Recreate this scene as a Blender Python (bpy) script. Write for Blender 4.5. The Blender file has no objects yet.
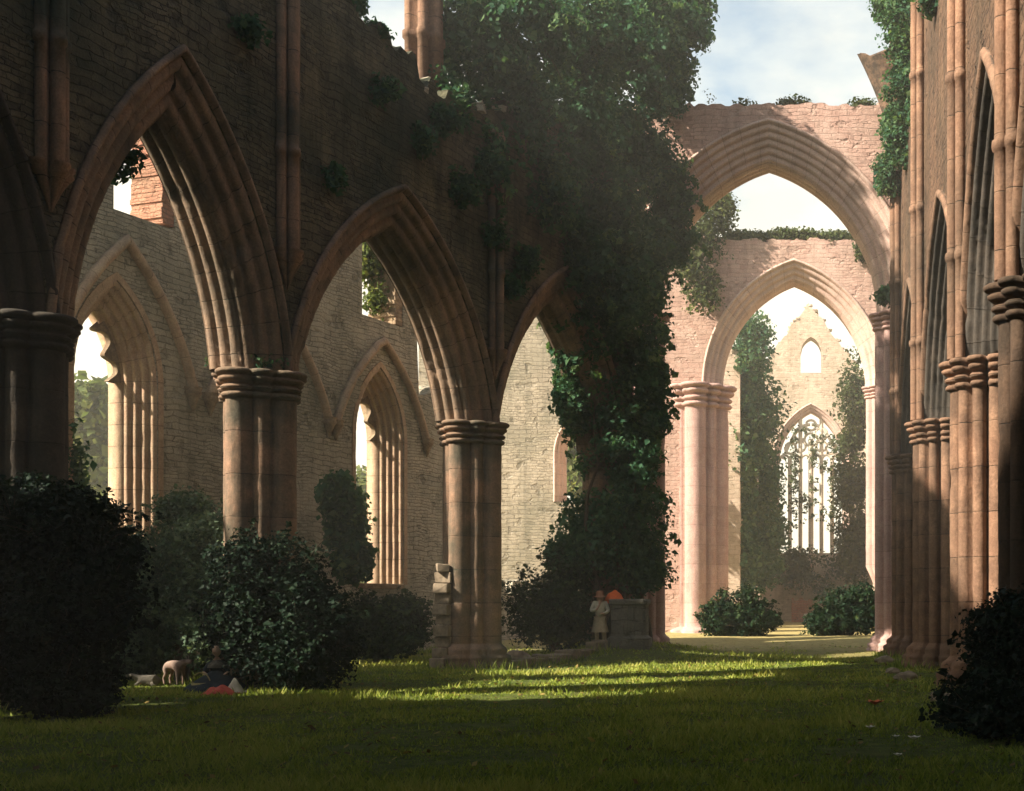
import bpy, bmesh, math, random
import numpy as np
from mathutils import Vector, noise as mnoise

random.seed(7)
rng = np.random.default_rng(11)
R_ = math.radians
PI = math.pi
sc = bpy.context.scene
COL = sc.collection

# ------------------------------------------------------------------ helpers
F = 1300.0; CX = 800.0; HY = 604.0; EYE = 1.6
def at(px, py, Y):
    return Vector(((px - CX) * Y / F, Y, EYE + (HY - py) * Y / F))

def smooth(a, b, x):
    t = min(1.0, max(0.0, (x - a) / (b - a)))
    return t * t * (3 - 2 * t)

def ground_z(x, y):
    z = 0.4 * smooth(39, 49, y)
    z += 0.5 * math.exp(-(((x + 5.2) / 2.6) ** 2 + ((y - 38.6) / 2.6) ** 2))
    z += 0.05 * mnoise.noise(Vector((x * .25, y * .25, 3.0))) + 0.02 * mnoise.noise(Vector((x * .9, y * .9, 7.0)))
    return z

def thing(name, label, cat, loc=(0, 0, 0), rz=0.0, group=None):
    o = bpy.data.objects.new(name, None)
    o.empty_display_size = .3
    COL.objects.link(o)
    o.location = loc; o.rotation_euler = (0, 0, rz)
    o['label'] = label; o['category'] = cat
    if group: o['group'] = group
    return o

def tag(o, label, cat, group=None):
    o['label'] = label; o['category'] = cat
    if group: o['group'] = group
    return o

class MB:
    """collects faces for one mesh"""
    def __init__(s): s.v = []; s.f = []; s.uv = {}
    def quad(s, a, b, c, d):
        n = len(s.v); s.v += [a, b, c, d]; s.f.append((n, n + 1, n + 2, n + 3))
    def grid(s, rows, close_u=False, close_v=False, uv=None):
        n0 = len(s.v); nr = len(rows); nc = len(rows[0])
        for r in rows: s.v += [tuple(p) for p in r]
        for i in range(nr - (0 if close_u else 1)):
            for j in range(nc - (0 if close_v else 1)):
                i2 = (i + 1) % nr; j2 = (j + 1) % nc
                s.f.append((n0 + i * nc + j, n0 + i * nc + j2, n0 + i2 * nc + j2, n0 + i2 * nc + j))
        if uv is not None:
            k = n0
            for r in uv:
                for p in r: s.uv[k] = p; k += 1
    def cap(s, ring):
        n = len(s.v); s.v += [tuple(p) for p in ring]; s.f.append(tuple(range(n, n + len(ring))))
    def box(s, c, h, rz=0.0, jit=0.0):
        cs, sn = math.cos(rz), math.sin(rz); P = []
        for dz in (-1, 1):
            for dx, dy in ((-1, -1), (1, -1), (1, 1), (-1, 1)):
                x = dx * h[0] * (1 + random.uniform(-jit, jit)); y = dy * h[1] * (1 + random.uniform(-jit, jit))
                P.append((c[0] + x * cs - y * sn, c[1] + x * sn + y * cs, c[2] + dz * h[2] * (1 + random.uniform(-jit, jit))))
        n = len(s.v); s.v += P
        for q in ((3, 2, 1, 0), (4, 5, 6, 7), (0, 1, 5, 4), (1, 2, 6, 5), (2, 3, 7, 6), (3, 0, 4, 7)):
            s.f.append(tuple(n + i for i in q))
    def tube(s, pts, rad, n=8, closed=False):
        pts = [Vector(p) for p in pts]; rows = []
        m = len(pts)
        for i, p in enumerate(pts):
            if closed: t = pts[(i + 1) % m] - pts[i - 1]
            else: t = pts[min(i + 1, m - 1)] - pts[max(i - 1, 0)]
            t.normalize()
            up = Vector((0, 0, 1)) if abs(t.z) < .9 else Vector((1, 0, 0))
            a = t.cross(up).normalized(); b = t.cross(a)
            r = rad[i] if isinstance(rad, (list, tuple)) else rad
            rows.append([p + a * (r * math.cos(2 * PI * k / n)) + b * (r * math.sin(2 * PI * k / n)) for k in range(n)])
        s.grid(rows, close_u=closed, close_v=True)
        if not closed:
            s.cap(rows[0]); s.cap(rows[-1])
    def build(s, name, mat, parent=None, smooth_sh=False, bevel=0.0):
        me = bpy.data.meshes.new(name)
        me.from_pydata([tuple(v) for v in s.v], [], s.f)
        if s.uv:
            ul = me.uv_layers.new(name='UVMap')
            for lp in me.loops:
                ul.data[lp.index].uv = s.uv.get(lp.vertex_index, (0, 0))
        if smooth_sh:
            for p in me.polygons: p.use_smooth = True
        me.materials.append(mat)
        bm = bmesh.new(); bm.from_mesh(me)
        bmesh.ops.recalc_face_normals(bm, faces=bm.faces)
        bm.to_mesh(me); bm.free()
        o = bpy.data.objects.new(name, me); COL.objects.link(o)
        if parent: o.parent = parent
        if bevel > 0:
            m = o.modifiers.new('bevel', 'BEVEL'); m.width = bevel; m.segments = 2; m.limit_method = 'ANGLE'
        return o

def np_mesh(name, V, T, mat, parent=None, tint=None):
    me = bpy.data.meshes.new(name)
    V = np.asarray(V, np.float32); T = np.asarray(T, np.int32)
    me.vertices.add(len(V)); me.vertices.foreach_set('co', V.ravel())
    me.loops.add(T.size); me.loops.foreach_set('vertex_index', T.ravel())
    me.polygons.add(len(T)); me.polygons.foreach_set('loop_start', np.arange(0, T.size, 3, dtype=np.int32))
    if tint is not None:
        at_ = me.attributes.new('tint', 'FLOAT', 'FACE'); at_.data.foreach_set('value', np.asarray(tint, np.float32))
    me.update(calc_edges=True)
    me.materials.append(mat)
    o = bpy.data.objects.new(name, me); COL.objects.link(o)
    if parent: o.parent = parent
    return o

# ------------------------------------------------------------------ materials
class NT:
    def __init__(s, name):
        s.m = bpy.data.materials.new(name); s.m.use_nodes = True
        s.t = s.m.node_tree; s.n = s.t.nodes; s.l = s.t.links; s.n.clear()
        s.out = s.n.new('ShaderNodeOutputMaterial')
    def N(s, t, **kw):
        n = s.n.new(t)
        for k, v in kw.items(): setattr(n, k, v)
        return n
    def L(s, a, b): s.l.new(a, b)
    def math(s, op, a, b=None, c=None):
        n = s.N('ShaderNodeMath', operation=op)
        for i, v in enumerate((a, b, c)):
            if v is None: continue
            if isinstance(v, (int, float)): n.inputs[i].default_value = v
            else: s.L(v, n.inputs[i])
        return n.outputs[0]
    def noise(s, vec, scale, detail=4, rough=.6, lac=2.0):
        n = s.N('ShaderNodeTexNoise'); n.inputs['Scale'].default_value = scale
        n.inputs['Detail'].default_value = detail; n.inputs['Roughness'].default_value = rough
        s.L(vec, n.inputs['Vector']); return n
    def ramp(s, fac, stops):
        n = s.N('ShaderNodeValToRGB'); s.L(fac, n.inputs[0])
        e = n.color_ramp.elements
        while len(e) < len(stops): e.new(.5)
        for i, (p, c) in enumerate(stops):
            e[i].position = p; e[i].color = c if len(c) == 4 else (*c, 1)
        return n.outputs[0]
    def mix(s, fac, a, b, blend='MIX'):
        n = s.N('ShaderNodeMix', data_type='RGBA', blend_type=blend)
        if isinstance(fac, (int, float)): n.inputs[0].default_value = fac
        else: s.L(fac, n.inputs[0])
        for i, v in ((6, a), (7, b)):
            if isinstance(v, (tuple, list)): n.inputs[i].default_value = (*v[:3], 1)
            else: s.L(v, n.inputs[i])
        return n.outputs[2]

def stone(name, c1, c2, mortar, mode='wall', w=.46, h=.17, stain=(.05, .055, .035), stain_amt=.5, bump=.8, light=(.5, .4, .3)):
    k = NT(name)
    tc = k.N('ShaderNodeTexCoord')
    obj = tc.outputs['Object']
    nz = k.noise(obj, 1.7, 4)
    sep = k.N('ShaderNodeSeparateXYZ'); k.L(obj, sep.inputs[0])
    if mode == 'uv':
        k.L(tc.outputs['UV'], sep.inputs[0])
        comb = k.N('ShaderNodeCombineXYZ'); k.L(sep.outputs[0], comb.inputs[0])
        k.L(k.math('MULTIPLY', sep.outputs[1], .2), comb.inputs[1])
        w, h = .52, 40.0
    elif mode == 'pier':
        comb = k.N('ShaderNodeCombineXYZ'); comb.inputs[0].default_value = .3; k.L(sep.outputs[2], comb.inputs[1])
        w, h = 50.0, .82
    else:
        xy = k.math('ADD', sep.outputs[0], sep.outputs[1])
        wob = k.noise(obj, .9, 2); wf = k.noise(obj, 7, 2)
        z2 = k.math('ADD', sep.outputs[2], k.math('ADD', k.math('MULTIPLY', k.math('SUBTRACT', wob.outputs[0], .5), .3), k.math('MULTIPLY', k.math('SUBTRACT', wf.outputs[0], .5), .05)))
        x2 = k.math('ADD', xy, k.math('ADD', k.math('MULTIPLY', k.math('SUBTRACT', nz.outputs[0], .5), .5), k.math('MULTIPLY', k.math('SUBTRACT', wf.outputs[0], .5), -.07)))
        comb = k.N('ShaderNodeCombineXYZ'); k.L(x2, comb.inputs[0]); k.L(z2, comb.inputs[1])
    br = k.N('ShaderNodeTexBrick')
    br.inputs['Scale'].default_value = 1.0
    br.inputs['Brick Width'].default_value = w; br.inputs['Row Height'].default_value = h
    br.inputs['Mortar Size'].default_value = .016 if mode == 'wall' else .011
    br.inputs['Mortar Smooth'].default_value = .6
    br.inputs['Bias'].default_value = 0.0
    br.offset = .5; br.squash = 1.0
    br.inputs['Color1'].default_value = (*c1, 1); br.inputs['Color2'].default_value = (*c2, 1)
    br.inputs['Mortar'].default_value = (*mortar, 1)
    k.L(comb.outputs[0], br.inputs['Vector'])
    bcol = br.outputs['Color']; bfac = br.outputs['Fac']
    if mode == 'wall':
        br2 = k.N('ShaderNodeTexBrick'); br2.offset = .37
        for nm, v in (('Scale', 1.0), ('Brick Width', w * .55), ('Row Height', h * .62), ('Mortar Size', .014), ('Mortar Smooth', .7), ('Bias', -.1)): br2.inputs[nm].default_value = v
        br2.inputs['Color1'].default_value = (*[c * 1.15 for c in c1], 1); br2.inputs['Color2'].default_value = (*[c * .8 for c in c2], 1); br2.inputs['Mortar'].default_value = (*mortar, 1)
        k.L(comb.outputs[0], br2.inputs['Vector'])
        msk = k.ramp(k.noise(obj, .8, 3).outputs[0], [(.49, (0, 0, 0)), (.53, (1, 1, 1))])
        bcol = k.mix(msk, br.outputs['Color'], br2.outputs['Color'])
        fm = k.N('ShaderNodeMix'); k.L(msk, fm.inputs[0]); k.L(br.outputs['Fac'], fm.inputs[2]); k.L(br2.outputs['Fac'], fm.inputs[3]); bfac = fm.outputs[0]
    big = k.noise(obj, .35, 5, .62)
    if mode == 'wall':   # missing and patched stones
        hole = k.ramp(k.noise(comb.outputs[0], 1.9, 3, .5).outputs[0], [(.60, (0, 0, 0)), (.66, (1, 1, 1))])
        bcol = k.mix(k.math('MULTIPLY', hole, .75), bcol, tuple(c * .9 for c in mortar))
        patch = k.ramp(k.noise(obj, .55, 2, .4).outputs[0], [(.56, (0, 0, 0)), (.60, (1, 1, 1))])
        bcol = k.mix(k.math('MULTIPLY', patch, .55), bcol, light)
        hm = k.math('ADD', bfac, k.math('MULTIPLY', hole, .9)); bfac = hm
    mid = k.noise(obj, 3.1, 6, .7)
    fine = k.noise(obj, 26, 4, .7)
    # vertical water streaks
    mp = k.N('ShaderNodeMapping'); mp.inputs['Scale'].default_value = (1.6, 1.6, .16); k.L(obj, mp.inputs[0])
    streak = k.noise(mp.outputs[0], 1.4, 5, .65)
    col = bcol
    col = k.mix(k.ramp(mid.outputs[0], [(.42, (0, 0, 0)), (.75, (1, 1, 1))]), col, light)
    col = k.mix(k.math('MULTIPLY', k.ramp(big.outputs[0], [(.42, (0, 0, 0)), (.62, (1, 1, 1))]), stain_amt), col, stain)
    col = k.mix(k.math('MULTIPLY', k.ramp(streak.outputs[0], [(.5, (0, 0, 0)), (.72, (1, 1, 1))]), stain_amt * .9), col, tuple(c * .6 for c in stain))
    col = k.mix(.55, col, k.mix(1.0, col, k.ramp(fine.outputs[0], [(.25, (.45, .45, .45)), (.75, (1.5, 1.5, 1.5))]), 'MULTIPLY'))
    b = k.N('ShaderNodeBsdfPrincipled'); k.L(col, b.inputs['Base Color'])
    b.inputs['Roughness'].default_value = .92; b.inputs['Specular IOR Level'].default_value = .18
    hgt = k.math('ADD', k.math('MULTIPLY', k.math('SUBTRACT', 1.0, bfac), 1.0),
                 k.math('ADD', k.math('MULTIPLY', mid.outputs[0], 1.3), k.math('MULTIPLY', fine.outputs[0], .45)))
    bp = k.N('ShaderNodeBump'); bp.inputs['Strength'].default_value = bump; bp.inputs['Distance'].default_value = .055 if mode == 'wall' else .035
    k.L(hgt, bp.inputs['Height']); k.L(bp.outputs[0], b.inputs['Normal'])
    k.L(b.outputs[0], k.out.inputs[0])
    return k.m

def leaf_mat(name, dark, mid_, light, trans=.3):
    k = NT(name)
    a = k.N('ShaderNodeAttribute', attribute_name='tint')
    col = k.ramp(a.outputs['Fac'], [(0.0, dark), (.5, mid_), (1.0, light)])
    d = k.N('ShaderNodeBsdfPrincipled'); k.L(col, d.inputs['Base Color'])
    d.inputs['Roughness'].default_value = .55; d.inputs['Specular IOR Level'].default_value = .05
    t = k.N('ShaderNodeBsdfTranslucent'); k.L(k.mix(1.0, col, (1.2, 1.3, .7), 'MULTIPLY'), t.inputs[0])
    m = k.N('ShaderNodeMixShader'); m.inputs[0].default_value = trans
    k.L(d.outputs[0], m.inputs[1]); k.L(t.outputs[0], m.inputs[2]); k.L(m.outputs[0], k.out.inputs[0])
    return k.m

def simple(name, c, c2=None, scale=8, rough=.8, bump=.3):
    k = NT(name)
    tc = k.N('ShaderNodeTexCoord'); n = k.noise(tc.outputs['Object'], scale, 5, .65)
    c2 = c2 or tuple(x * .55 for x in c)
    col = k.ramp(n.outputs[0], [(.3, c2), (.7, c)])
    b = k.N('ShaderNodeBsdfPrincipled'); k.L(col, b.inputs['Base Color']); b.inputs['Roughness'].default_value = rough
    b.inputs['Specular IOR Level'].default_value = .2
    bp = k.N('ShaderNodeBump'); bp.inputs['Strength'].default_value = bump; bp.inputs['Distance'].default_value = .02
    k.L(n.outputs[0], bp.inputs['Height']); k.L(bp.outputs[0], b.inputs['Normal'])
    k.L(b.outputs[0], k.out.inputs[0]); return k.m

M = {}
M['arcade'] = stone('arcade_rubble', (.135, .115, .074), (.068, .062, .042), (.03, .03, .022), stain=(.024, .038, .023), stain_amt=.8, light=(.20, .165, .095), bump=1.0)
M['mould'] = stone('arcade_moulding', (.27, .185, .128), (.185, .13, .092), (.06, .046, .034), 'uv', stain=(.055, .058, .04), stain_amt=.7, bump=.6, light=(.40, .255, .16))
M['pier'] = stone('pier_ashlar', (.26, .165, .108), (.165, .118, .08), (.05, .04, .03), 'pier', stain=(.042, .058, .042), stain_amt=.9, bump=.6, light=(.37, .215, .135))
M['south_pd'] = stone('shade_toned_south_pier', (.095, .058, .038), (.066, .042, .029), (.03, .022, .017), 'pier', stain=(.03, .028, .02), stain_amt=.65, bump=.6, light=(.13, .08, .05))  # darker copy of the south pier stone, right-edge shade put into its colour
M['mould_d'] = stone('shade_toned_moulding', (.075, .06, .048), (.05, .042, .034), (.02, .018, .015), 'uv', stain=(.02, .022, .018), stain_amt=.6, bump=.6, light=(.10, .078, .056))  # dark copy of the arcade moulding, shade at the left edge coloured in
M['pier_d'] = stone('shade_toned_pier', (.075, .06, .048), (.05, .042, .034), (.02, .018, .015), 'pier', stain=(.02, .022, .018), stain_amt=.6, bump=.5, light=(.10, .078, .056))  # dark copy of the pier stone, carrying the near shade in its colour
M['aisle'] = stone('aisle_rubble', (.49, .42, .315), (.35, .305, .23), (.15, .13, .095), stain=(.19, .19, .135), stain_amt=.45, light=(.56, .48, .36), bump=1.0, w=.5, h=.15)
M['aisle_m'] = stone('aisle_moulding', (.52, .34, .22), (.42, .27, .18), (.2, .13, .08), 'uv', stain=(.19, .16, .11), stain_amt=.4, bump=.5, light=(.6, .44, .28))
M['cross'] = stone('crossing_ashlar', (.53, .33, .265), (.44, .265, .21), (.3, .19, .15), stain=(.31, .22, .165), stain_amt=.4, light=(.6, .42, .34), w=.5, h=.2, bump=.6)
M['cross_m'] = stone('crossing_moulding', (.6, .42, .345), (.51, .34, .275), (.28, .19, .15), 'uv', stain=(.34, .26, .2), stain_amt=.35, light=(.66, .49, .4), bump=.5)
M['cross_p'] = stone('crossing_pier_stone', (.50, .31, .265), (.42, .255, .215), (.26, .17, .14), 'pier', stain=(.30, .20, .17), stain_amt=.4, light=(.56, .39, .33), bump=.5)
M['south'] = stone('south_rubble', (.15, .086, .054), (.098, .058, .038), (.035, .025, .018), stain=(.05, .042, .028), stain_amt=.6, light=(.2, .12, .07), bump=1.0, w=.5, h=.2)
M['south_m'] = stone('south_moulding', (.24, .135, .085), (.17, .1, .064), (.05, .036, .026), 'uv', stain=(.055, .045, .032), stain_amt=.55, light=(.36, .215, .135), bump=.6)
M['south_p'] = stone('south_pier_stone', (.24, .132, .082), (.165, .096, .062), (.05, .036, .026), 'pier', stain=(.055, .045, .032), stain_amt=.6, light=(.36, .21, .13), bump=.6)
M['south_d'] = stone('shade_toned_orders', (.085, .072, .06), (.06, .052, .045), (.03, .025, .02), 'uv', stain=(.03, .03, .025), stain_amt=.6, light=(.13, .1, .075), bump=.5)  # inner arch orders coloured dark to stand in for the shaded openings
M['transept'] = stone('transept_rubble', (.38, .32, .235), (.28, .235, .175), (.13, .11, .08), stain=(.16, .155, .11), stain_amt=.55, light=(.44, .37, .28), bump=.8, w=.55, h=.2)
M['east'] = stone('east_ashlar', (.56, .42, .32), (.47, .34, .25), (.3, .22, .16), stain=(.27, .23, .15), stain_amt=.4, light=(.63, .5, .38), w=.6, h=.24, bump=.5)
M['tracery'] = stone('tracery_stone', (.66, .55, .42), (.58, .47, .36), (.4, .32, .24), 'pier', stain=(.4, .35, .25), stain_amt=.3, light=(.72, .62, .5), bump=.4)
M['red_brick'] = stone('reddened_stone', (.56, .2, .13), (.45, .15, .1), (.16, .09, .06), stain=(.15, .11, .07), stain_amt=.3, light=(.5, .28, .18), w=.4, h=.16)
M['grey_stone'] = stone('grey_weathered_stone', (.17, .155, .13), (.12, .11, .095), (.05, .045, .04), stain=(.04, .05, .03), stain_amt=.5, light=(.24, .21, .17), w=.6, h=.35)
M['rubble'] = simple('loose_stone', (.34, .26, .18), (.15, .12, .08), 6, .9, .8)
M['ivy'] = leaf_mat('ivy_leaf', (.016, .052, .030), (.050, .118, .060), (.15, .215, .085), .33)
M['ivy_far'] = leaf_mat('far_ivy_leaf', (.03, .05, .02), (.07, .09, .035), (.14, .15, .05))
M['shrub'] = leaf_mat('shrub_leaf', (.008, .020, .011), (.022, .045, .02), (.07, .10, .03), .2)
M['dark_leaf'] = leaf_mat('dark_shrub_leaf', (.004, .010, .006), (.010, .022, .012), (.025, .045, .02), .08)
M['grey_leaf'] = leaf_mat('grey_green_leaf', (.03, .055, .035), (.08, .125, .075), (.19, .24, .13), .25)
M['pale_leaf'] = leaf_mat('pale_tree_leaf', (.06, .09, .03), (.12, .15, .05), (.28, .28, .07), .35)
M['bark'] = simple('bark', (.10, .075, .05), (.04, .03, .02), 9, .95, .9)
M['grassb'] = leaf_mat('grass_blade', (.085, .145, .026), (.28, .33, .06), (.52, .47, .14), .3)
M['skin'] = simple('skin', (.55, .36, .26), (.5, .32, .23), 5, .6, .05)
M['tan_cloth'] = simple('tan_cloth', (.52, .42, .28), (.36, .28, .18), 10, .95, .4)
M['pale_cloth'] = simple('pale_cloth', (.66, .6, .48), (.5, .45, .34), 12, .95, .4)
M['dark_cloth'] = simple('dark_cloth', (.035, .045, .05), (.02, .025, .03), 8, .95, .4)
M['brown_felt'] = simple('brown_felt', (.34, .16, .09), (.24, .11, .065), 12, .9, .3)
M['paint_patch_orange'] = simple('paint_patch_orange', (.75, .16, .04), (.62, .11, .03), 7, .85, .4)
M['red_cloth'] = simple('red_cloth', (.6, .12, .08), (.45, .08, .06), 7, .85, .4)
M['wicker'] = simple('wicker', (.5, .42, .2), (.3, .24, .1), 30, .8, .8)
M['goat_hair'] = simple('goat_hair', (.30, .23, .18), (.17, .10, .075), 4, .9, .3)
M['lamb_wool'] = simple('lamb_wool', (.16, .14, .11), (.10, .09, .07), 20, .95, .8)
M['horn'] = simple('horn', (.2, .16, .11), None, 12, .5, .2)
M['white_petal'] = simple('white_petal', (.8, .76, .66), (.7, .62, .5), 10, .6, .1)
M['fleck_petal_orange'] = simple('orange_fleck_petal', (.75, .2, .07), (.6, .12, .05), 10, .6, .1)

def lawn_mat():
    k = NT('lawn')
    tc = k.N('ShaderNodeTexCoord'); obj = tc.outputs['Object']
    sep = k.N('ShaderNodeSeparateXYZ'); k.L(obj, sep.inputs[0])
    a = k.noise(obj, .35, 6, .6); b2 = k.noise(obj, 4, 6, .7); c = k.noise(obj, 40, 3, .7)
    g = k.ramp(b2.outputs[0], [(.3, (.045, .07, .016)), (.55, (.11, .14, .032)), (.75, (.19, .19, .055))])
    g = k.mix(k.ramp(a.outputs[0], [(.45, (0, 0, 0)), (.65, (1, 1, 1))]), g, k.mix(.5, g, (.11, .10, .03)))
    # dry trodden turf in the crossing, sunlit gold also put into its colour
    mr = k.N('ShaderNodeMapRange'); mr.inputs[1].default_value = 37.0; mr.inputs[2].default_value = 44.0
    k.L(k.math('ADD', sep.outputs[1], k.math('MULTIPLY', k.math('SUBTRACT', a.outputs[0], .5), 8.0)), mr.inputs[0])
    dry_sunlit = k.ramp(b2.outputs[0], [(.3, (.30, .24, .09)), (.7, (.50, .40, .17))])
    g = k.mix(mr.outputs[0], g, dry_sunlit)
    g = k.mix(.6, g, k.mix(1.0, g, k.ramp(c.outputs[0], [(.25, (.4, .4, .4)), (.75, (1.6, 1.6, 1.6))]), 'MULTIPLY'))
    b = k.N('ShaderNodeBsdfPrincipled'); k.L(g, b.inputs['Base Color']); b.inputs['Roughness'].default_value = .95
    b.inputs['Specular IOR Level'].default_value = .1
    bp = k.N('ShaderNodeBump'); bp.inputs['Strength'].default_value = .9; bp.inputs['Distance'].default_value = .05
    k.L(k.math('ADD', c.outputs[0], b2.outputs[0]), bp.inputs['Height']); k.L(bp.outputs[0], b.inputs['Normal'])
    k.L(b.outputs[0], k.out.inputs[0]); return k.m
M['lawn'] = lawn_mat()
M['hill'] = simple('wooded_hill', (.07, .10, .035), (.03, .05, .018), .25, .95, 1.0)

# ------------------------------------------------------------------ masonry builders
def arc_z(R, a, o, zs, s0, x):
    """height of the two-centred arch, offset o outside its inner line, above x"""
    q = abs(x - s0) + (R - a)
    rr = (R + o) ** 2 - q * q
    return zs + math.sqrt(max(rr, 0.0))

class Op:
    def __init__(s, s0, a, o, zs, R, z0=-9.0, notch=False, ztop=None):
        s.s0 = s0; s.a = a; s.o = o; s.zs = zs; s.R = R; s.z0 = z0; s.notch = notch; s.ztop = ztop
        s.w = a + o
    def zhi(s, x):
        if s.notch: return 1e9
        if s.ztop is not None: return s.ztop
        return arc_z(s.R, s.a, s.o, s.zs, s.s0, x)

def wall_mesh(x0, x1, T, top, ops, dx=.14, zb=-.4, y0=0.0, spring=None):
    mb = MB()
    xs = set(round(v, 4) for v in np.linspace(x0, x1, max(2, int((x1 - x0) / dx) + 1)))
    for op in ops:
        for e in (op.s0 - op.w, op.s0, op.s0 + op.w):
            if x0 < e < x1: xs.add(round(e, 4))
    xs = sorted(xs)
    ys = (y0, y0 + T)
    prev = None
    for i in range(len(xs) - 1):
        xl, xr = xs[i], xs[i + 1]
        if xr - xl < 1e-3: continue
        xm = (xl + xr) / 2
        here = sorted([op for op in ops if abs(xm - op.s0) < op.w], key=lambda q: q.z0)
        key = tuple(id(q) for q in here)
        base = zb
        if spring is not None: base = spring(xm)
        segs = []; cl, cr = base, base
        ok = True
        for op in here:
            zl = op.z0 if not callable(op.z0) else op.z0(xm)
            if zl > max(cl, cr) + 1e-3: segs.append((cl, cr, zl, zl))
            cl, cr = op.zhi(xl), op.zhi(xr)
            if op.notch: ok = False
        if ok:
            tl, tr = top(xl), top(xr)
            if tl > cl + .01 and tr > cr + .01: segs.append((cl, cr, tl, tr))
        for (bl, brr, tl, tr) in segs:
            tl = min(tl, max(top(xl), bl + .01)); tr = min(tr, max(top(xr), brr + .01))
            ya, yb = ys
            mb.quad((xl, ya, bl), (xr, ya, brr), (xr, ya, tr), (xl, ya, tl))
            mb.quad((xl, yb, bl), (xl, yb, tl), (xr, yb, tr), (xr, yb, brr))
            mb.quad((xl, ya, tl), (xr, ya, tr), (xr, yb, tr), (xl, yb, tl))
            mb.quad((xl, ya, bl), (xl, yb, bl), (xr, yb, brr), (xr, ya, brr))
            if key != prev or i == 0:
                mb.quad((xl, ya, bl), (xl, ya, tl), (xl, yb, tl), (xl, yb, bl))
        nxt = None
        if i + 2 < len(xs):
            xm2 = (xs[i + 1] + xs[i + 2]) / 2
            nxt = tuple(id(q) for q in sorted([op for op in ops if abs(xm2 - op.s0) < op.w], key=lambda q: q.z0))
        if nxt != key:
            for (bl, brr, tl, tr) in segs:
                mb.quad((xr, ys[0], brr), (xr, ys[1], brr), (xr, ys[1], tr), (xr, ys[0], tr))
        prev = key
    return mb

def ragged(f, seed, amp=.3, step=.4):
    def g(x):
        h = mnoise.noise(Vector((math.floor(x / step) * 3.37 + seed, seed * 1.7, 0.5)))
        return f(x) + amp * h + .5 * amp * mnoise.noise(Vector((x * .35, seed, 2)))
    return g

def order_profile(T, do, nroll, d_in, hood=True, roll=.05, mirror=True, soff=0):
    """cross-section of a moulded arch as (o, d): o outward from the inner line, d into the wall"""
    P = []
    if hood:
        P += [(do + .15, .02), (do + .15, -.05), (do + .11, -.11), (do + .05, -.11), (do + .03, -.04)]
    P.append((do, -.004))
    L = math.hypot(do, d_in); nx, ny = -d_in / L, -do / L
    for r in range(nroll):
        for f in np.linspace(0.06, .94, 7):
            t = (r + f) / nroll
            bo, bd = do * (1 - t), d_in * t
            dsp = (roll * 1.9) * math.sin(PI * f) ** .7 - roll
            P.append((bo + nx * dsp, bd + ny * dsp))
    P.append((0, d_in))
    if soff:
        e_ = T - .10
        for r in range(soff):
            for f in np.linspace(0.05, .95, 7):
                P.append((-(roll * 1.5) * math.sin(PI * f) ** .7 + roll * .7, d_in + (e_ - d_in) * (r + f) / soff))
        return P + [(0.0, e_), (.14, T + .004), (do, T + .004)]
    if mirror:
        return P + [(o, T - d) for o, d in reversed(P)]
    return P + [(0.0, T + .02), (do, T + .02)]

def erode(p, k=1.0):
    q = Vector(p)
    n = .004 * mnoise.noise(q * 2.1) + .009 * mnoise.noise(q * 9.3 + Vector((5, 1, 2)))
    c = mnoise.noise(q * 1.15 + Vector((9, 3, 4)))
    if c > .36: n -= .16 * (c - .36) * (1 + mnoise.noise(q * 7))      # chipped lengths
    return n * k

def sweep_arch(mb, prof, a, R, zs, s0, z0=None, y0=0.0, nseg=56, halves=(-1, 1), tmax=1.0, zstart=None, wear=1.0):
    for sg in halves:
        rows = []; uvs = []; ulen = 0.0; prevc = None
        stations = []
        if z0 is not None and z0 < zs - .05:
            nv = max(2, int((zs - z0) / .22))
            stations += [('v', z0 + (zs - z0) * i / nv) for i in range(nv)]
        stations += [('a', tmax * i / nseg) for i in range(nseg + 1)]
        for kind, q in stations:
            row = []
            for (o, d) in prof:
                if kind == 'v':
                    p = (s0 + sg * (a + o), y0 + d, q)
                else:
                    th0 = math.asin((zstart - zs) / (R + o)) if zstart is not None else 0.0
                    th1 = math.acos((R - a) / (R + o))
                    th = th0 + (th1 - th0) * q
                    p = (s0 + sg * ((R + o) * math.cos(th) - (R - a)), y0 + d, zs + (R + o) * math.sin(th))
                e = erode(p, wear)
                row.append((p[0] - sg * e, p[1] - e * .8, p[2]))
            c = Vector(row[len(row) // 2])
            if prevc is not None: ulen += (c - prevc).length
            prevc = c
            uvs.append([(ulen, j * .05) for j in range(len(row))])
            rows.append(row)
        mb.grid(rows, uv=uvs)
    return mb

def pointed(s0, half, a, o, zs, rise, R):
    """opening of half-width a springing at zs and rising by rise, with sides of radius R"""
    L = math.hypot(a, rise); h = math.sqrt(R * R - L * L / 4)
    cx = a / 2 - h * rise / L; cz = rise / 2 - h * a / L
    op = Op(s0, R + cx, o, zs + cz, R); op.w = half; op.zstart = zs
    return op

def lobes(circles):
    def f(th):
        best = .02
        dx, dy = math.cos(th), math.sin(th)
        for cx, cy, r in circles:
            b = cx * dx + cy * dy
            disc = b * b - (cx * cx + cy * cy - r * r)
            if disc >= 0:
                best = max(best, b + math.sqrt(disc))
        return best
    return f

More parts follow.
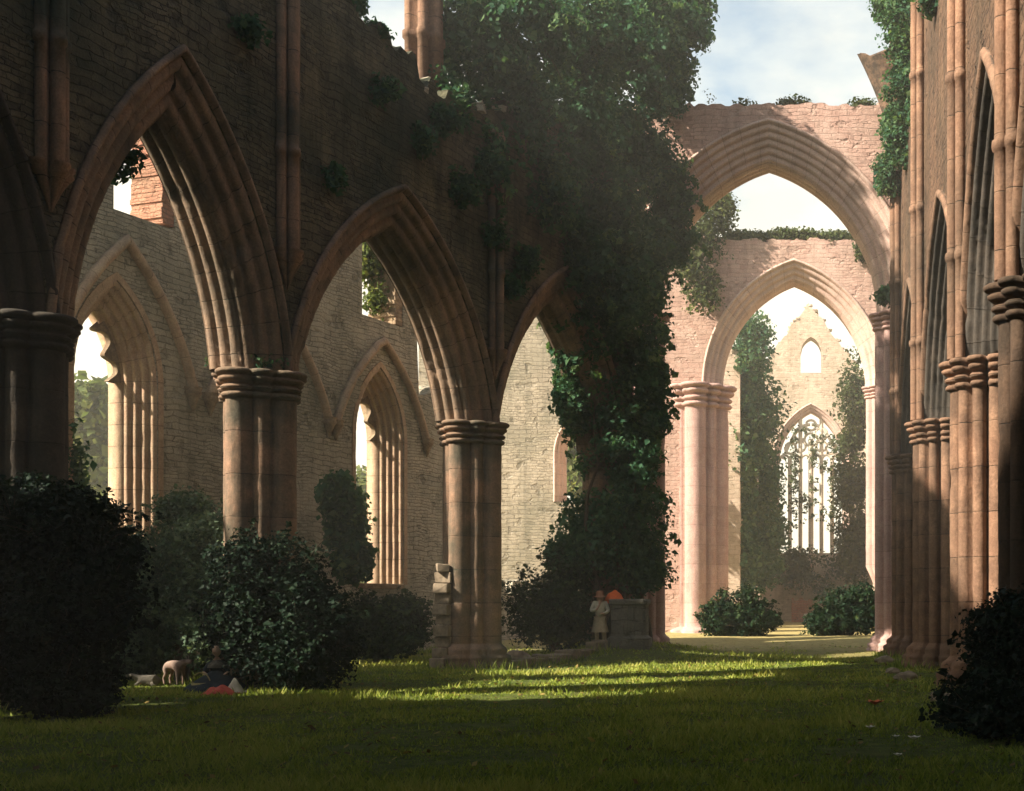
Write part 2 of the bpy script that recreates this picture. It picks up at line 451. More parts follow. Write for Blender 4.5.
def loft(mb, fn, rings, n=160, cx=0, cy=0, capt=True, a0=0.0):
    rows = []
    ths = [a0 + 2 * PI * i / n for i in range(n)]
    rad = [fn(t) for t in ths]
    for (z, off, s) in rings:
        row = []
        for r, t in zip(rad, ths):
            p = (cx + (r * s + off) * math.cos(t), cy + (r * s + off) * math.sin(t), z)
            e = erode(p, min(1.0, r * 2.2)) if s > .9 else 0.0
            row.append((p[0] + e * math.cos(t), p[1] + e * math.sin(t), z))
        rows.append(row)
    mb.grid(rows, close_v=True)
    if capt:
        mb.cap(rows[0]); mb.cap(rows[-1])
    return mb

def pier_outline(rb=.27, db=.53, rs=.16, ds=.50, k=1.0):
    C = []
    for i in range(4):
        t = PI / 2 * i; C.append((db * k * math.cos(t), db * k * math.sin(t), rb * k))
        t += PI / 4; C.append((ds * k * math.cos(t), ds * k * math.sin(t), rs * k))
    C.append((0, 0, .47 * k))
    return lobes(C)

CAP = [(0, -.01), (.02, .05), (.05, .075), (.08, .075), (.11, .05), (.115, .0), (.15, .0), (.16, .05), (.19, .085), (.22, .085), (.25, .05), (.255, .015), (.30, .02), (.31, .08), (.35, .125), (.39, .13), (.41, .10), (.415, .08), (.44, .09), (.45, .15), (.48, .18), (.52, .18), (.55, .14), (.56, .09)]
BASE = [(-.3, .30), (.16, .30), (.20, .24), (.26, .27), (.33, .25), (.38, .15), (.46, .17), (.53, .13), (.58, .05), (.64, 0)]

SLIM = lobes([(.63 * math.cos(PI / 6 * i), .63 * math.sin(PI / 6 * i), .125 if i % 3 else .16) for i in range(12)] + [(0, 0, .53)])
def make_pier(label, loc, rz, mat, ztop=6.1, k=1.0, group=None, slim=False, name='clustered_pier', cap_extra=1.0):
    t = thing(name, label, 'pier', loc, rz, group)
    fn = SLIM if slim else pier_outline(k=k)
    mb = loft(MB(), fn, [(z, o * k, 1) for z, o in BASE]); mb.build('base', mat, t, True)
    zc = ztop - .56 * cap_extra - loc[2]
    nz = 34
    rings = []
    for i in range(nz + 1):
        z = .64 + (zc - .64) * i / nz
        rings.append((z, 0, 1))
    loft(MB(), fn, rings).build('shaft', mat, t, True)
    loft(MB(), fn, [(zc + z * cap_extra, o * k * 1.15, 1) for z, o in CAP]).build('capital', mat, t, True)
    return t

def wall_shaft(parent, mat, x, y, z0, z1, r=.12, name='wall_shaft', corbel=True, big=1.0):
    C = [(0, -.15 * big, .105 * big), (-.19 * big, -.03, .095 * big), (.19 * big, -.03, .095 * big), (0, .06, .12 * big)]
    mb = MB(); fn = lobes(C)
    rings = []
    n = max(4, int((z1 - z0) / .3))
    for i in range(n + 1):
        z = z0 + (z1 - z0) * i / n
        rings.append((z, 0, 1))
        if 0 < i < n and i % 11 == 6:
            rings += [(z + .02, .03, 1), (z + .09, .04, 1), (z + .16, .03, 1), (z + .18, 0, 1)]
    loft(mb, fn, rings, 64, x, y)
    o = mb.build(name, mat, parent, True)
    if corbel:
        mb = loft(MB(), fn, [(z0 - .75, -.01, .12), (z0 - .6, .0, .3), (z0 - .4, .01, .6), (z0 - .22, .03, .95), (z0 - .16, .08, 1), (z0 - .1, .05, 1), (z0 - .06, .09, 1), (z0 - .005, .09, 1)], 64, x, y)
        mb.build('corbel', mat, o, True)
    return o

def rubble_head(parent, mat, x0, x1, T, top, y0=0.0, dens=7.0, size=.16):
    mb = MB(); n = int((x1 - x0) * dens)
    for _ in range(n):
        x = random.uniform(x0, x1); z = top(x); sz = size * random.uniform(.4, 1.25)
        mb.box((x, y0 + random.uniform(.06, T - .06), z + sz * random.uniform(-.5, .35)), (sz, sz * random.uniform(.5, .9), sz * random.uniform(.35, .6)), random.uniform(0, 3), .3)
    o = mb.build('rubble_core', mat, parent, False, .018); o['kind'] = 'stuff'
    return o

# ------------------------------------------------------------------ foliage
def blob(px, py, Y, rpx, rpy, ry):
    c = at(px, py, Y); return (c.x, c.y, c.z, rpx * Y / F, ry, rpy * Y / F)

def clumps_from(blobs, per_m2=5.0, lo=.62, hi=1.0, gap=.0, gscale=.9, lump=None):
    out = []
    for (x, y, z, rx, ry, rz) in blobs:
        area = 4 * PI * (((rx * ry) ** 1.6 + (rx * rz) ** 1.6 + (ry * rz) ** 1.6) / 3) ** (1 / 1.6)
        n = max(6, int(area * per_m2))
        lr = lump or min(.62, max(.16, .34 * (rx * rz) ** .5))
        ns = max(5, int(area / (lr * lr) * .55))
        d = rng.normal(size=(ns, 3)); d /= np.linalg.norm(d, axis=1)[:, None]
        subs = []
        for i in range(ns):
            f = .84 * (1 + .40 * mnoise.noise(Vector((d[i, 0] * 2.3 + x, d[i, 1] * 2.3 + y, d[i, 2] * 2.3 + z)))) * (.74 + .36 * rng.random() ** 1.5)
            subs.append((x + d[i, 0] * max(.05, rx * f - lr * .25), y + d[i, 1] * max(.05, ry * f - lr * .25), z + d[i, 2] * max(.05, rz * f - lr * .25), lr * (.6 + .6 * rng.random()), rng.normal(0, .11)))
        k = max(3, int(n / ns) + 1)
        for (sx, sy, sz, r_, tv) in subs:
            if gap and mnoise.noise(Vector((sx, sy, sz)) * gscale) < gap - .5: continue
            e = rng.normal(size=(k, 3)) + np.array([0, 0, .35]); e /= np.linalg.norm(e, axis=1)[:, None]
            rr = r_ * (.55 + .45 * rng.random(k) ** .5)
            for j in range(k):
                out.append((sx + e[j, 0] * rr[j], sy + e[j, 1] * rr[j], sz + e[j, 2] * rr[j], e[j, 0], e[j, 1], e[j, 2], tv))
    return np.array(out)

def leaves(name, cl, mat, parent, nper=14, spread=.22, size=.13, tint=(.45, .2), up=.35, droop=0.0, zmin=None, loc=None, tlight=0.0):
    n = len(cl)
    N = n * nper
    C = np.repeat(cl[:, :3], nper, 0); O = np.repeat(cl[:, 3:6], nper, 0)
    O = O / (np.linalg.norm(O, axis=1)[:, None] + 1e-9)
    g_ = rng.normal(size=(N, 3)); g_ *= (np.minimum(np.linalg.norm(g_, axis=1), 1.7) / np.linalg.norm(g_, axis=1))[:, None]
    P = C + g_ * spread * np.array([1, 1, .8])
    nr = O * .7 + rng.normal(size=(N, 3)) * .55 + np.array([0, 0, up])
    nr /= np.linalg.norm(nr, axis=1)[:, None]
    ax = rng.normal(size=(N, 3)) + np.array([0, 0, -droop])
    ax -= nr * np.sum(ax * nr, 1)[:, None]; ax /= np.linalg.norm(ax, axis=1)[:, None] + 1e-9
    bx = np.cross(nr, ax)
    S = size * np.clip(np.exp(rng.normal(0, .38, N)), .4, 2.2)[:, None]
    v0 = P - ax * S * .55; v2 = P + ax * S * .6
    v1 = P + bx * S * .42 - ax * S * .08 + nr * S * .16
    v3 = P - bx * S * .42 - ax * S * .08 + nr * S * .16
    V = np.stack([v0, v1, v2, v3], 1).reshape(-1, 3)
    if loc is not None: V = V - np.array(loc)
    idx = np.arange(N, dtype=np.int32) * 4
    T = np.stack([np.stack([idx, idx + 1, idx + 2], 1), np.stack([idx, idx + 2, idx + 3], 1)], 1).reshape(-1, 3)
    ct = tint[0] + cl[:, 6] + rng.normal(0, tint[1] * .55, n)
    lt = np.clip(np.repeat(ct, nper) + rng.normal(0, .10, N), 0, 1)
    return np_mesh(name, V, T, mat, parent, np.repeat(lt, 2))

def stems(name, roots, tips, parent, loc, r0=.05, n=5):
    mb = MB()
    for a, b in zip(roots, tips):
        a = Vector(a) - Vector(loc); b = Vector(b) - Vector(loc)
        pts = []; rad = []
        for i in range(n + 1):
            t = i / n
            p = a.lerp(b, t) + Vector((random.uniform(-1, 1), random.uniform(-1, 1), 0)) * .06 * (b - a).length * math.sin(PI * t)
            pts.append(p); rad.append(r0 * (1 - .8 * t))
        mb.tube(pts, rad, 6)
    return mb.build(name, M['bark'], parent, True)

def strays(blobs, n, ln=(.25, .7), up=.6, dead=0.0):
    """shoots that stand out of the mass: returns clump rows and the twig lines"""
    rows = []; lines = []
    for _ in range(n):
        x, y, z, rx, ry, rz = random.choice(blobs)
        d = Vector((random.gauss(0, 1), random.gauss(0, 1), random.gauss(.25, .9))).normalized()
        p = Vector((x + d.x * rx * .85, y + d.y * ry * .85, z + d.z * rz * .85))
        v = (d + Vector((random.gauss(0, .3), random.gauss(0, .3), up))).normalized(); L = random.uniform(*ln)
        pts = [p + v * (L * q) + Vector((0, 0, -.25 * L * q * q)) for q in (-.5, 0, .35, .7, 1.0)]
        lines.append(pts)
        if random.random() < dead: continue
        for q in range(2, 5):
            for _k in range(2):
                c = pts[q] + Vector((random.gauss(0, .03), random.gauss(0, .03), random.gauss(0, .03)))
                rows.append((c.x, c.y, c.z, v.x, v.y, v.z + .3, random.gauss(.1, .1)))
    return np.array(rows), lines

def twigs(name, lines, parent, loc, r=.008):
    mb = MB()
    for pts in lines:
        mb.tube([p - Vector(loc) for p in pts], [r * (1.2 - .22 * i) for i in range(len(pts))], 4)
    o = mb.build(name, M['bark'], parent); o['kind'] = 'stuff'
    return o

def shrub(label, blobs, mat, group=None, per=6.0, nper=14, size=.12, spread=.2, name='shrub', cat='shrub', tint=(.42, .22), gap=0.0, foot=None, nst=7, up=.35):
    xs = [b[0] for b in blobs]; ys = [b[1] for b in blobs]
    cx, cy = foot or (sum(xs) / len(xs), sum(ys) / len(ys))
    loc = (cx, cy, ground_z(cx, cy))
    t = thing(name, label, cat, loc, 0, group)
    cl = clumps_from(blobs, per, gap=gap)
    cl = cl[cl[:, 2] > loc[2] + .05]
    sr, sl_ = strays(blobs, 70, dead=.2); sr = sr[sr[:, 2] > loc[2] + .05]
    lf = leaves('foliage', cl, mat, t, nper, spread, size, tint, loc=loc, up=up)
    leaves('shoot_leaves', sr, mat, t, 5, .05, size * 1.15, (tint[0] + .1, tint[1]), loc=loc, up=up)
    twigs('twig', sl_, t, loc)
    tips = [(b[0] + random.uniform(-.5, .5) * b[3], b[1] + random.uniform(-.5, .5) * b[4], b[2] + .3 * b[5]) for b in random.choices(blobs, k=nst)]
    roots = [(cx + random.uniform(-.15, .15), cy + random.uniform(-.15, .15), loc[2] - .1) for _ in tips]
    stems('stem', roots, tips, t, loc, .06)
    return t

# ================================================================== SETTING
# ground sheet: dense inside the abbey, stretching to the horizon
def build_ground():
    def axis(lo, hi, step, far):
        a = list(np.arange(lo, hi + 1e-6, step)); f = step; x = hi
        right = []
        while x < far: f *= 1.5; x += f; right.append(x)
        f = step; x = lo; left = []
        while x > -far: f *= 1.5; x -= f; left.append(x)
        return left[::-1] + a + right
    X = axis(-26, 12, .5, 900); Y = axis(-6, 95, .5, 1200)
    mb = MB()
    mb.grid([[(x, y, ground_z(x, y)) for x in X] for y in Y])
    o = mb.build('ground', M['lawn'], None, True); o['kind'] = 'structure'
build_ground()

def build_hill(name, cx, cy, rx, ry, h, seed):
    mb = MB(); rows = []
    for i in range(25):
        r = i / 24
        row = []
        for j in range(72):
            t = 2 * PI * j / 72
            x, y = cx + rx * r * math.cos(t), cy + ry * r * math.sin(t)
            z = -3 + (h + 3) * (math.cos(PI * r) * .5 + .5) * (1 + .25 * mnoise.noise(Vector((x * .012 + seed, y * .012, 0)))) + 3.0 * mnoise.noise(Vector((x * .09, y * .09, seed)))
            row.append((x, y, z))
        rows.append(row)
    mb.grid(rows, close_v=True)
    o = mb.build(name, M['hill'], None, True); o['kind'] = 'structure'
build_hill('hill', -230, 300, 190, 130, 17, 1.0)
build_hill('hill', -40, 480, 300, 120, 9, 4.0)

# ================================================================== NORTH ARCADE (left)
A = Vector((.3232, .9463, 0)); Nn = Vector((.9463, -.3232, 0))
P3 = Vector((-8.2, 32.5, 0)); RZ = math.atan2(.9463, .3232)
def arc_pt(s, c, z=0.0):
    v = P3 + A * s + Nn * c; return Vector((v.x, v.y, z))
TW = 1.3
ZS = 6.1
S1, S2, S3, S4, S0 = -12.68, -7.4, 0.0, 7.2, -18.2
arc_t = thing('arcade_wall', 'tall dark rubble wall carried on the pointed arches of the left arcade, its top broken', 'wall', arc_pt(0, TW / 2), RZ)
arches = []
for (sa, sb, R, rise) in ((S0, S1, 7.0, 4.15), (S1, S2, 7.0, 4.15), (S2, S3, 5.8, 3.85), (S3, S4, 5.8, 3.85)):
    half = (sb - sa) / 2
    arches.append(pointed((sa + sb) / 2, half, half - .74, .70, ZS, rise, R))
def arc_top(s):
    if s < -26: return 21.0
    if s < -6.9: return 15.9
    if s < -5.5: return 15.9 - (s + 6.9) / 1.4 * 1.6
    if s < -2.6: return 14.3 - (s + 5.5) / 2.9 * .8
    if s < -.9: return 13.5
    return 13.5 + 1.5 * smooth(-.9, 2, s)
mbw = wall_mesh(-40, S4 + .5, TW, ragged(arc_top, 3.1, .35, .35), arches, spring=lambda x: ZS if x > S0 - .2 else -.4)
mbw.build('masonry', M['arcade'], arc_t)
rubble_head(arc_t, M['aisle'], -9, S4 + .4, TW, ragged(arc_top, 3.1, .35, .35))
for op in arches:
    prof = order_profile(TW, .70, 3, .42, roll=.07, soff=3)
    mb = sweep_arch(MB(), prof, op.a, op.R, op.zs, op.s0, zstart=ZS)
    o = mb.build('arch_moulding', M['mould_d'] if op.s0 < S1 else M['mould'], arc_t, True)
wall_shaft(arc_t, M['pier'], S2 - .05, -.04, 8.45, 15.7, .15, big=1.0)
wall_shaft(arc_t, M['pier'], S3 - .05, -.04, 7.9, 13.3, .13, big=.95)
wall_shaft(arc_t, M['pier'], S1 - .05, -.04, 8.45, 15.7, .15, big=1.0)
# the broken stump of the upper stage on the rear half of the wall head
mb = MB(); fn = lobes([(-.30, -.16, .13), (0, -.30, .13), (.30, -.16, .13), (.3, .2, .13), (-.3, .2, .13), (0, 0, .24)])
loft(mb, fn, [(12.9, 0, 1), (14, 0, 1), (15, 0, 1), (15.05, .05, 1), (15.2, .05, 1), (15.25, 0, 1), (16.3, 0, 1), (17.4, 0, 1)], 64, -1.55, .95)
mb.build('broken_shaft', M['south_p'], arc_t, True)

GP = 'clustered piers of the left arcade'
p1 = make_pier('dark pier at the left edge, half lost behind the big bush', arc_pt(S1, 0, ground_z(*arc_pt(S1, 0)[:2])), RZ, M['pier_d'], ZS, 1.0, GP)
p2 = make_pier('clustered pier with a red lit side rising behind two dark bushes', arc_pt(S2, 0, ground_z(*arc_pt(S2, 0)[:2])), RZ, M['pier'], ZS, 1.0, GP)
p3 = make_pier('clustered pier standing clear on the grass with broken stones down its left edge', arc_pt(S3, 0, ground_z(*arc_pt(S3, 0)[:2])), RZ, M['pier'], ZS, 1.0, GP)
p4 = make_pier('pier wrapped in ivy behind the leaning figure and dark tree', arc_pt(S4, 0, ground_z(*arc_pt(S4, 0)[:2])), RZ, M['pier'], ZS, .95, GP)
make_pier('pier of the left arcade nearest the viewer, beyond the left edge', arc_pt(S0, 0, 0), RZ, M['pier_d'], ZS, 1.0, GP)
# toothed broken stones at the left foot of pier 3
mb = MB()
loc_dir = Vector((-.75, .12, 0))
zz = .05
for i in range(9):
    hh = random.uniform(.11, .15)
    wd = .30 if i == 0 else (.20 if i % 2 else .11)
    mb.box((loc_dir.x - wd * .35, loc_dir.y + .15, zz + hh), (wd, .2, hh - .008), .1, .12); zz += hh * 2
mb.box((loc_dir.x - .1, loc_dir.y + .15, zz + .1), (.14, .15, .1), .75, .2)
mb.build('broken_stonework', M['rubble'], p3, False, .02)

# ================================================================== NORTH AISLE OUTER WALL
CA = -6.5; TA = 1.05
ais = thing('aisle_wall', 'grey rubble outer wall of the left aisle, with tall lancet openings, seen through the arches', 'wall', arc_pt(0, CA), RZ)
win = [Op(-4.67, .76, .44, 6.85, 2.30, 2.0), Op(5.06, .76, .40, 6.6, 2.20, 2.2), Op(-14.2, .76, .44, 6.85, 2.3, 2.0)]
notch1 = Op(-3.84, .92, 0, 0, 1, 10.75, notch=True); notch2 = Op(5.2, 1.0, 0, 0, 1, 10.2, notch=True)
notch3 = Op(-13.5, .95, 0, 0, 1, 10.6, ztop=14.2)
def ais_top(s):
    if s < -23: return 15.0
    return 9.0 + 5.3 * smooth(-7.0, -6.0, s) + .4 * math.sin(s * .9) - 2.6 * smooth(6.2, 6.5, s) - 3.4 * smooth(6.8, 7.0, s) - 5.6 * smooth(8.3, 8.6, s)
mbw = wall_mesh(-30, 13.6, TA, ragged(ais_top, 9.2, .5, .45), win + [notch1, notch2, notch3])
mbw.build('masonry', M['aisle'], ais)
rubble_head(ais, M['aisle'], -2.8, 4.1, TA, ragged(ais_top, 9.2, .5, .45))
for i, op in enumerate(win):
    prof = order_profile(TA, op.o, 4, .62, hood=False, roll=.05, mirror=False)
    sweep_arch(MB(), prof, op.a, op.R, op.zs, op.s0, z0=op.z0).build('window_moulding', M['aisle_m'], ais, True)
    # pale dressed band round the opening
    band = [(op.o + .16, .01), (op.o + .16, -.02), (op.o + .005, -.02), (op.o + .005, .03)]
    sweep_arch(MB(), band, op.a, op.R, op.zs, op.s0, z0=op.z0).build('dressed_edge', M['aisle_m'], ais)
    # sill
    mb = MB(); mb.box((op.s0, TA / 2, op.z0 - .06), (op.a + op.o - .01, TA / 2 + .05, .08)); mb.build('sill', M['aisle_m'], ais, False, .02)
    # ruined cusps of the tracery on the far jamb
    mb = MB(); rows = []
    for q in np.linspace(.02, .80, 40):
        th = q * math.acos((op.R - op.a) / op.R)
        dep = .05 + .30 * abs(math.sin(PI * q / .39 + PI / 2)) ** 3
        row = []
        for rr, d in ((op.R + .02, .66), (op.R - dep, .70), (op.R - dep, .84), (op.R + .02, .88)):
            row.append((op.s0 + rr * math.cos(th) - (op.R - op.a), d, op.zs + rr * math.sin(th)))
        rows.append(row)
    mb.grid(rows, close_v=True); mb.build('tracery_cusp', M['aisle_m'], ais)
# wall ribs of the lost vault and their corbels
for (s0, half, zs, ap) in ((-4.43, 2.05, 6.95, 9.95), (5.15, 2.25, 6.85, 9.45), (.4, 2.3, 6.9, 9.6), (-14.2, 2.1, 6.95, 9.9)):
    zc = zs - 2.1; aa = half + .2; h = ap - zc; R = (h * h + aa * aa) / (2 * aa)
    pr = [(.22, .0), (.22, -.10), (.16, -.17), (.08, -.19), (.02, -.15), (0, -.08), (0, .0)]
    o = sweep_arch(MB(), pr, aa, R, zc, s0, zstart=zs).build('wall_rib', M['aisle_m'], ais, True)
    for sg in (-1, 1):
        mb = loft(MB(), lobes([(0, 0, .16)]), [(zs - .55, 0, .15), (zs - .35, 0, .6), (zs - .2, 0, 1.0), (zs - .12, .06, 1), (zs - .06, .03, 1), (zs + .02, .07, 1)], 24, s0 + sg * (half - .05), -.06)
        mb.build('corbel', M['aisle_m'], o, True)
# red broken masonry in the head of the nearer upper opening
mb = MB()
for i in range(26):
    z = 10.9 + i * .13
    wdt = .17 + .035 * random.random()
    mb.box((-3.84 + .92 - wdt, TA * .5, z), (wdt, TA * .5 - .03, .0645), 0, .03)
mb.build('broken_jamb', M['red_brick'], ais, False, .012)
mb = MB()
for i in range(26):
    z = 10.3 + i * .125
    wdt = .17 + .04 * random.random()
    mb.box((5.2 + 1.0 - wdt, TA * .5, z), (wdt, TA * .5 - .03, .062), 0, .03)
mb.build('broken_jamb', M['aisle_m'], ais, False, .012)

# transept west wall facing the viewer beyond the third arch
trw = thing('transept_wall', 'pale sunlit wall with a small pointed window, beyond the third arch', 'wall', (-10.4, 61.0, 0), 0)
op = Op(0, .72, .3, 8.6, 2.0, 6.4)
mbw = wall_mesh(-7.5, 2.6, 1.0, ragged(lambda x: 17.2 - .5 * max(0, x), 5.5, .5, .4), [op]); mbw.build('masonry', M['transept'], trw)
sweep_arch(MB(), order_profile(1.0, .3, 2, .5, hood=True, mirror=False), op.a, op.R, op.zs, op.s0, z0=op.z0).build('window_moulding', M['cross_m'], trw, True)

# west end of the nave, behind the viewer
wst = thing('west_wall', 'tall gabled end wall of the nave behind the viewer', 'wall', (0, -9, 0), 0)
wall_mesh(-21.0, 4.4, 1.4, ragged(lambda x: 22 + 3 * max(0, 1 - abs(x + 8) / 8), 2.9, .4, .4), [Op(-8, 2.6, .4, 7.5, 4.6, 2.5)]).build('masonry', M['arcade'], wst)

# vault added out of view over the near bays to darken the foreground
nv = thing('added_vault', 'added stone vault over the nearest bays, unseen, shading the foreground', 'vault', (-8, 0, 17.0), 0)
mb = MB(); rows = []
for i in range(26):
    y = -8.8 + 18.0 * i / 25 + (0 if i < 25 else .4); row = []
    for j in range(29):
        q = j / 28 * 2 - 1
        xe = 11.0 * q
        row.append((xe, y + (.8 * mnoise.noise(Vector((q * 4, 0, 1))) if i == 25 else 0), 3.6 * (1 - abs(q) ** 1.7) + .25 * abs(math.sin(y * PI / 6.8)) * (1 - abs(q))))
    rows.append(row)
mb.grid(rows); o = mb.build('added_vault_web', M['arcade'], nv)
m_ = o.modifiers.new('thick', 'SOLIDIFY'); m_.thickness = .35
for y in (-4, 2.8):
    mb = MB(); mb.tube([(11.0 * q, y, 3.6 * (1 - abs(q) ** 1.7) - .1) for q in np.linspace(-1, 1, 33)], .22, 10); mb.build('rib', M['mould_d'], nv, True)

# ================================================================== CROSSING
def crossing_wall(name, label, Y, T, x0, x1, s0, a, do, zs, R, top, seed, nroll=5, mats=('cross', 'cross_m')):
    t = thing(name, label, 'wall', (0, Y, 0), 0)
    op = Op(s0, a, do, zs, R)
    wall_mesh(x0, x1, T, ragged(top, seed, .14, .2), [op], spring=lambda x: -.4 if abs(x - s0) > a + do - .02 else zs).build('masonry', M[mats[0]], t)
    sweep_arch(MB(), order_profile(T, do, nroll, T / 2 - .25, hood=True, roll=.06, soff=3), a, R, zs, s0, z0=None, nseg=26).build('arch_moulding', M[mats[1]], t, True)
    rubble_head(t, M[mats[0]], x0 + .1, x1 - .1, T, ragged(top, seed, .14, .2), size=.14)
    return t
wca = crossing_wall('crossing_arch', 'great pinkish pointed arch across the nave with a level broken top, nearest the viewer', 41.0, 1.7, -6.6, 3.6, -1.0, 3.55, 1.0, 10.9, 5.05,
              lambda x: 17.35 + (.0 if x < 2 else 0), 1.4)
eca = crossing_wall('crossing_arch', 'second pale pointed arch seen beneath the great arch, with leafy top', 55.0, 1.7, -6.6, 5.2, -.25, 3.13, .62, 10.9, 4.8,
              lambda x: 17.0 + .5 * smooth(-3, -6, x), 6.3, 3)
def respond(parent, mat, x, y, z0, z1, k, corbel=False, name='respond'):
    fn = pier_outline(k=k)
    mb = MB()
    r = []
    if corbel:
        r += [(z0 - 1.6, -.02, .08), (z0 - 1.0, 0, .4), (z0 - .4, 0, .75), (z0, 0, 1)]
    else:
        r += [(z, o * k, 1) for z, o in BASE]
    n = 36
    zc = z1 - .6 * k
    for i in range(1, n + 1): r.append((max(z0, .64) + (zc - max(z0, .64)) * i / n, 0, 1))
    loft(mb, fn, r, 112, x, y); o = mb.build(name, mat, parent, True)
    loft(MB(), fn, [(zc + z * 1.07 * k, oo * k * 1.2, 1) for z, oo in CAP], 112, x, y).build('capital', mat, o, True)
    return o
respond(wca, M['cross_p'], 3.12 + .05, .85, .0, 10.93, .95)
respond(wca, M['cross_p'], -5.1, .85, .0, 10.93, .95)
respond(eca, M['cross_p'], -4.42, .85, .0, 10.93, 1.68)
respond(eca, M['cross_p'], 3.55, .85, 3.2, 10.93, .9, True)

# ================================================================== PRESBYTERY AND EAST END
E0 = 90.0
est = thing('east_gable', 'far pale gable wall with a great traceried window and a small opening above', 'wall', (0, E0, 0), 0)
ew = Op(.76, 2.2, .35, 11.4, 4.0, 5.2); sw = Op(.76, .72, .0, 19.0, 1.2, 17.6)
def gab(x):
    return max(12.5, 22.4 - 1.3 * abs(x - .6)) if x < 4.4 else 14.0
ZL = (HY - 553) * E0 / F + EYE
ew.z0 = ZL
wall_mesh(-5.6, 5.8, 1.4, ragged(gab, 2.2, .35, .35), [ew, sw]).build('masonry', M['east'], est)
rubble_head(est, M['east'], -5.5, 5.7, 1.4, ragged(gab, 2.2, .35, .35), size=.22)
sweep_arch(MB(), order_profile(1.4, .35, 2, .5, mirror=False), ew.a, ew.R, ew.zs, ew.s0, z0=ew.z0).build('window_moulding', M['cross_m'], est, True)
trc = []
for i in range(1, 6):
    x = ew.s0 - ew.a + 2 * ew.a * i / 6
    mb = MB(); zt = arc_z(ew.R, ew.a, 0, ew.zs, ew.s0, x) if i in (2, 4) else ew.zs + .5 + (1.2 if i == 3 else 0)
    mb.tube([(x, .6, ZL), (x, .6, (ZL + zt) / 2), (x, .6, zt)], .14 if i != 3 else .18, 8)
    mb.build('mullion', M['tracery'], est, True)
mb = MB()
wl = 2 * ew.a / 6
for i in range(6):
    c = ew.s0 - ew.a + wl * (i + .5); h = wl / 2; pts = []
    for q in np.linspace(0, 1, 7): pts.append((c - h * math.cos(q * PI / 2.0) ** 1.2, .6, ew.zs + .5 * math.sin(q * PI / 2) + .1))
    pts += [(2 * c - p[0], .6, p[2]) for p in reversed(pts[:-1])]
    mb.tube(pts, .10, 6)
def ringt(cx, cz, r, rad=.095):
    mb.tube([(cx + r * math.cos(t), .6, cz + r * math.sin(t)) for t in np.linspace(0, 2 * PI, 20)[:-1]], rad, 6, True)
for i, (ox, oz, r) in enumerate(((-1.42, 1.15, .38), (-.72, 1.3, .36), (.72, 1.3, .36), (1.42, 1.15, .38), (-.72, 2.15, .42), (.72, 2.15, .42), (0, 2.75, .36), (0, 1.75, .45))):
    ringt(ew.s0 + ox, ew.zs + oz - .1, r)
for sg in (-1, 1):
    pts = []
    for q in np.linspace(0, 1, 12):
        pts.append((ew.s0 + sg * (.05 + 1.9 * (1 - q) ** .8), .6, ew.zs + .3 + 2.4 * math.sin(q * PI / 2)))
    mb.tube(pts, .12, 6)
mb.build('tracery', M['tracery'], est, True)
# ruined presbytery side walls
pn = thing('presbytery_wall', 'ruined side wall smothered in ivy to the left of the far traceried window', 'wall', (-3.3, 58, 0), R_(90))
wall_mesh(13.5, 31.2, 1.1, ragged(lambda x: 15.5 - 3.5 * smooth(14, 31, x), 8.1, .8, .7), []).build('masonry', M['east'], pn)
rubble_head(pn, M['east'], 13.6, 31, 1.1, ragged(lambda x: 15.5 - 3.5 * smooth(14, 31, x), 8.1, .8, .7), size=.22)
ps = thing('presbytery_wall', 'ruined side wall with ivy to the right of the far traceried window', 'wall', (5.3, 58, 0), R_(90))
wall_mesh(-1.0, 31.2, 1.1, ragged(lambda x: 14.0 - 1.5 * smooth(10, 31, x), 4.4, .8, .7), []).build('masonry', M['east'], ps)
# red ruin fragment with a tiny doorway at the far end
rf = thing('ruined_shrine', 'low reddish stone ruin with a pale block, far off below the great window', 'ruin', (.2, 84.5, .4), 0)
op = Op(1.05, .32, 0, .75, .42)
wall_mesh(-.75, 2.0, .5, ragged(lambda x: 1.55 - .25 * abs(x), 3.3, .35, .3), [op], dx=.1).build('masonry', M['red_brick'], rf)
mb = MB(); mb.box((.3, -.3, .25), (.24, .25, .32), .1, .1); mb.box((.7, -.45, .1), (.2, .2, .16), .4, .15); mb.build('pale_block', M['white_petal'], rf, False, .03)

# ================================================================== SOUTH WALL (right)
XS = 3.05; TS = 1.3
south = thing('nave_wall', 'tall brown wall of narrow pointed arches receding along the right side', 'wall', (XS, 0, 0), R_(-90))
SP = [11.4, 18.3, 24.2, 32.2, 39.6]
sops = []
for i, R in ((0, 5.5), (1, 5.5), (2, 5.5), (3, 5.5)):
    c = (SP[i] + SP[i + 1]) / 2; half = (SP[i + 1] - SP[i]) / 2
    sops.append(pointed(-c, half, half - .75, .70, ZS, 3.6, R))
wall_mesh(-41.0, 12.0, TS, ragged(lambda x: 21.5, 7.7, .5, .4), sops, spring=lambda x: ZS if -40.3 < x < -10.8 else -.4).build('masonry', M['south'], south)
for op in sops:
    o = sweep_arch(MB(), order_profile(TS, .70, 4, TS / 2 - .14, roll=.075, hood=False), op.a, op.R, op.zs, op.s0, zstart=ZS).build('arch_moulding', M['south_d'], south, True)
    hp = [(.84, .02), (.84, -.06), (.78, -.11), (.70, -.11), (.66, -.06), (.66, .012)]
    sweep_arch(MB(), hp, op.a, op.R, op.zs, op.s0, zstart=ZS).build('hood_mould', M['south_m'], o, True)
for y in SP[1:]:
    wall_shaft(south, M['south_p'], -y, -.06, 6.15, 20.6, .15, corbel=False, big=1.0)
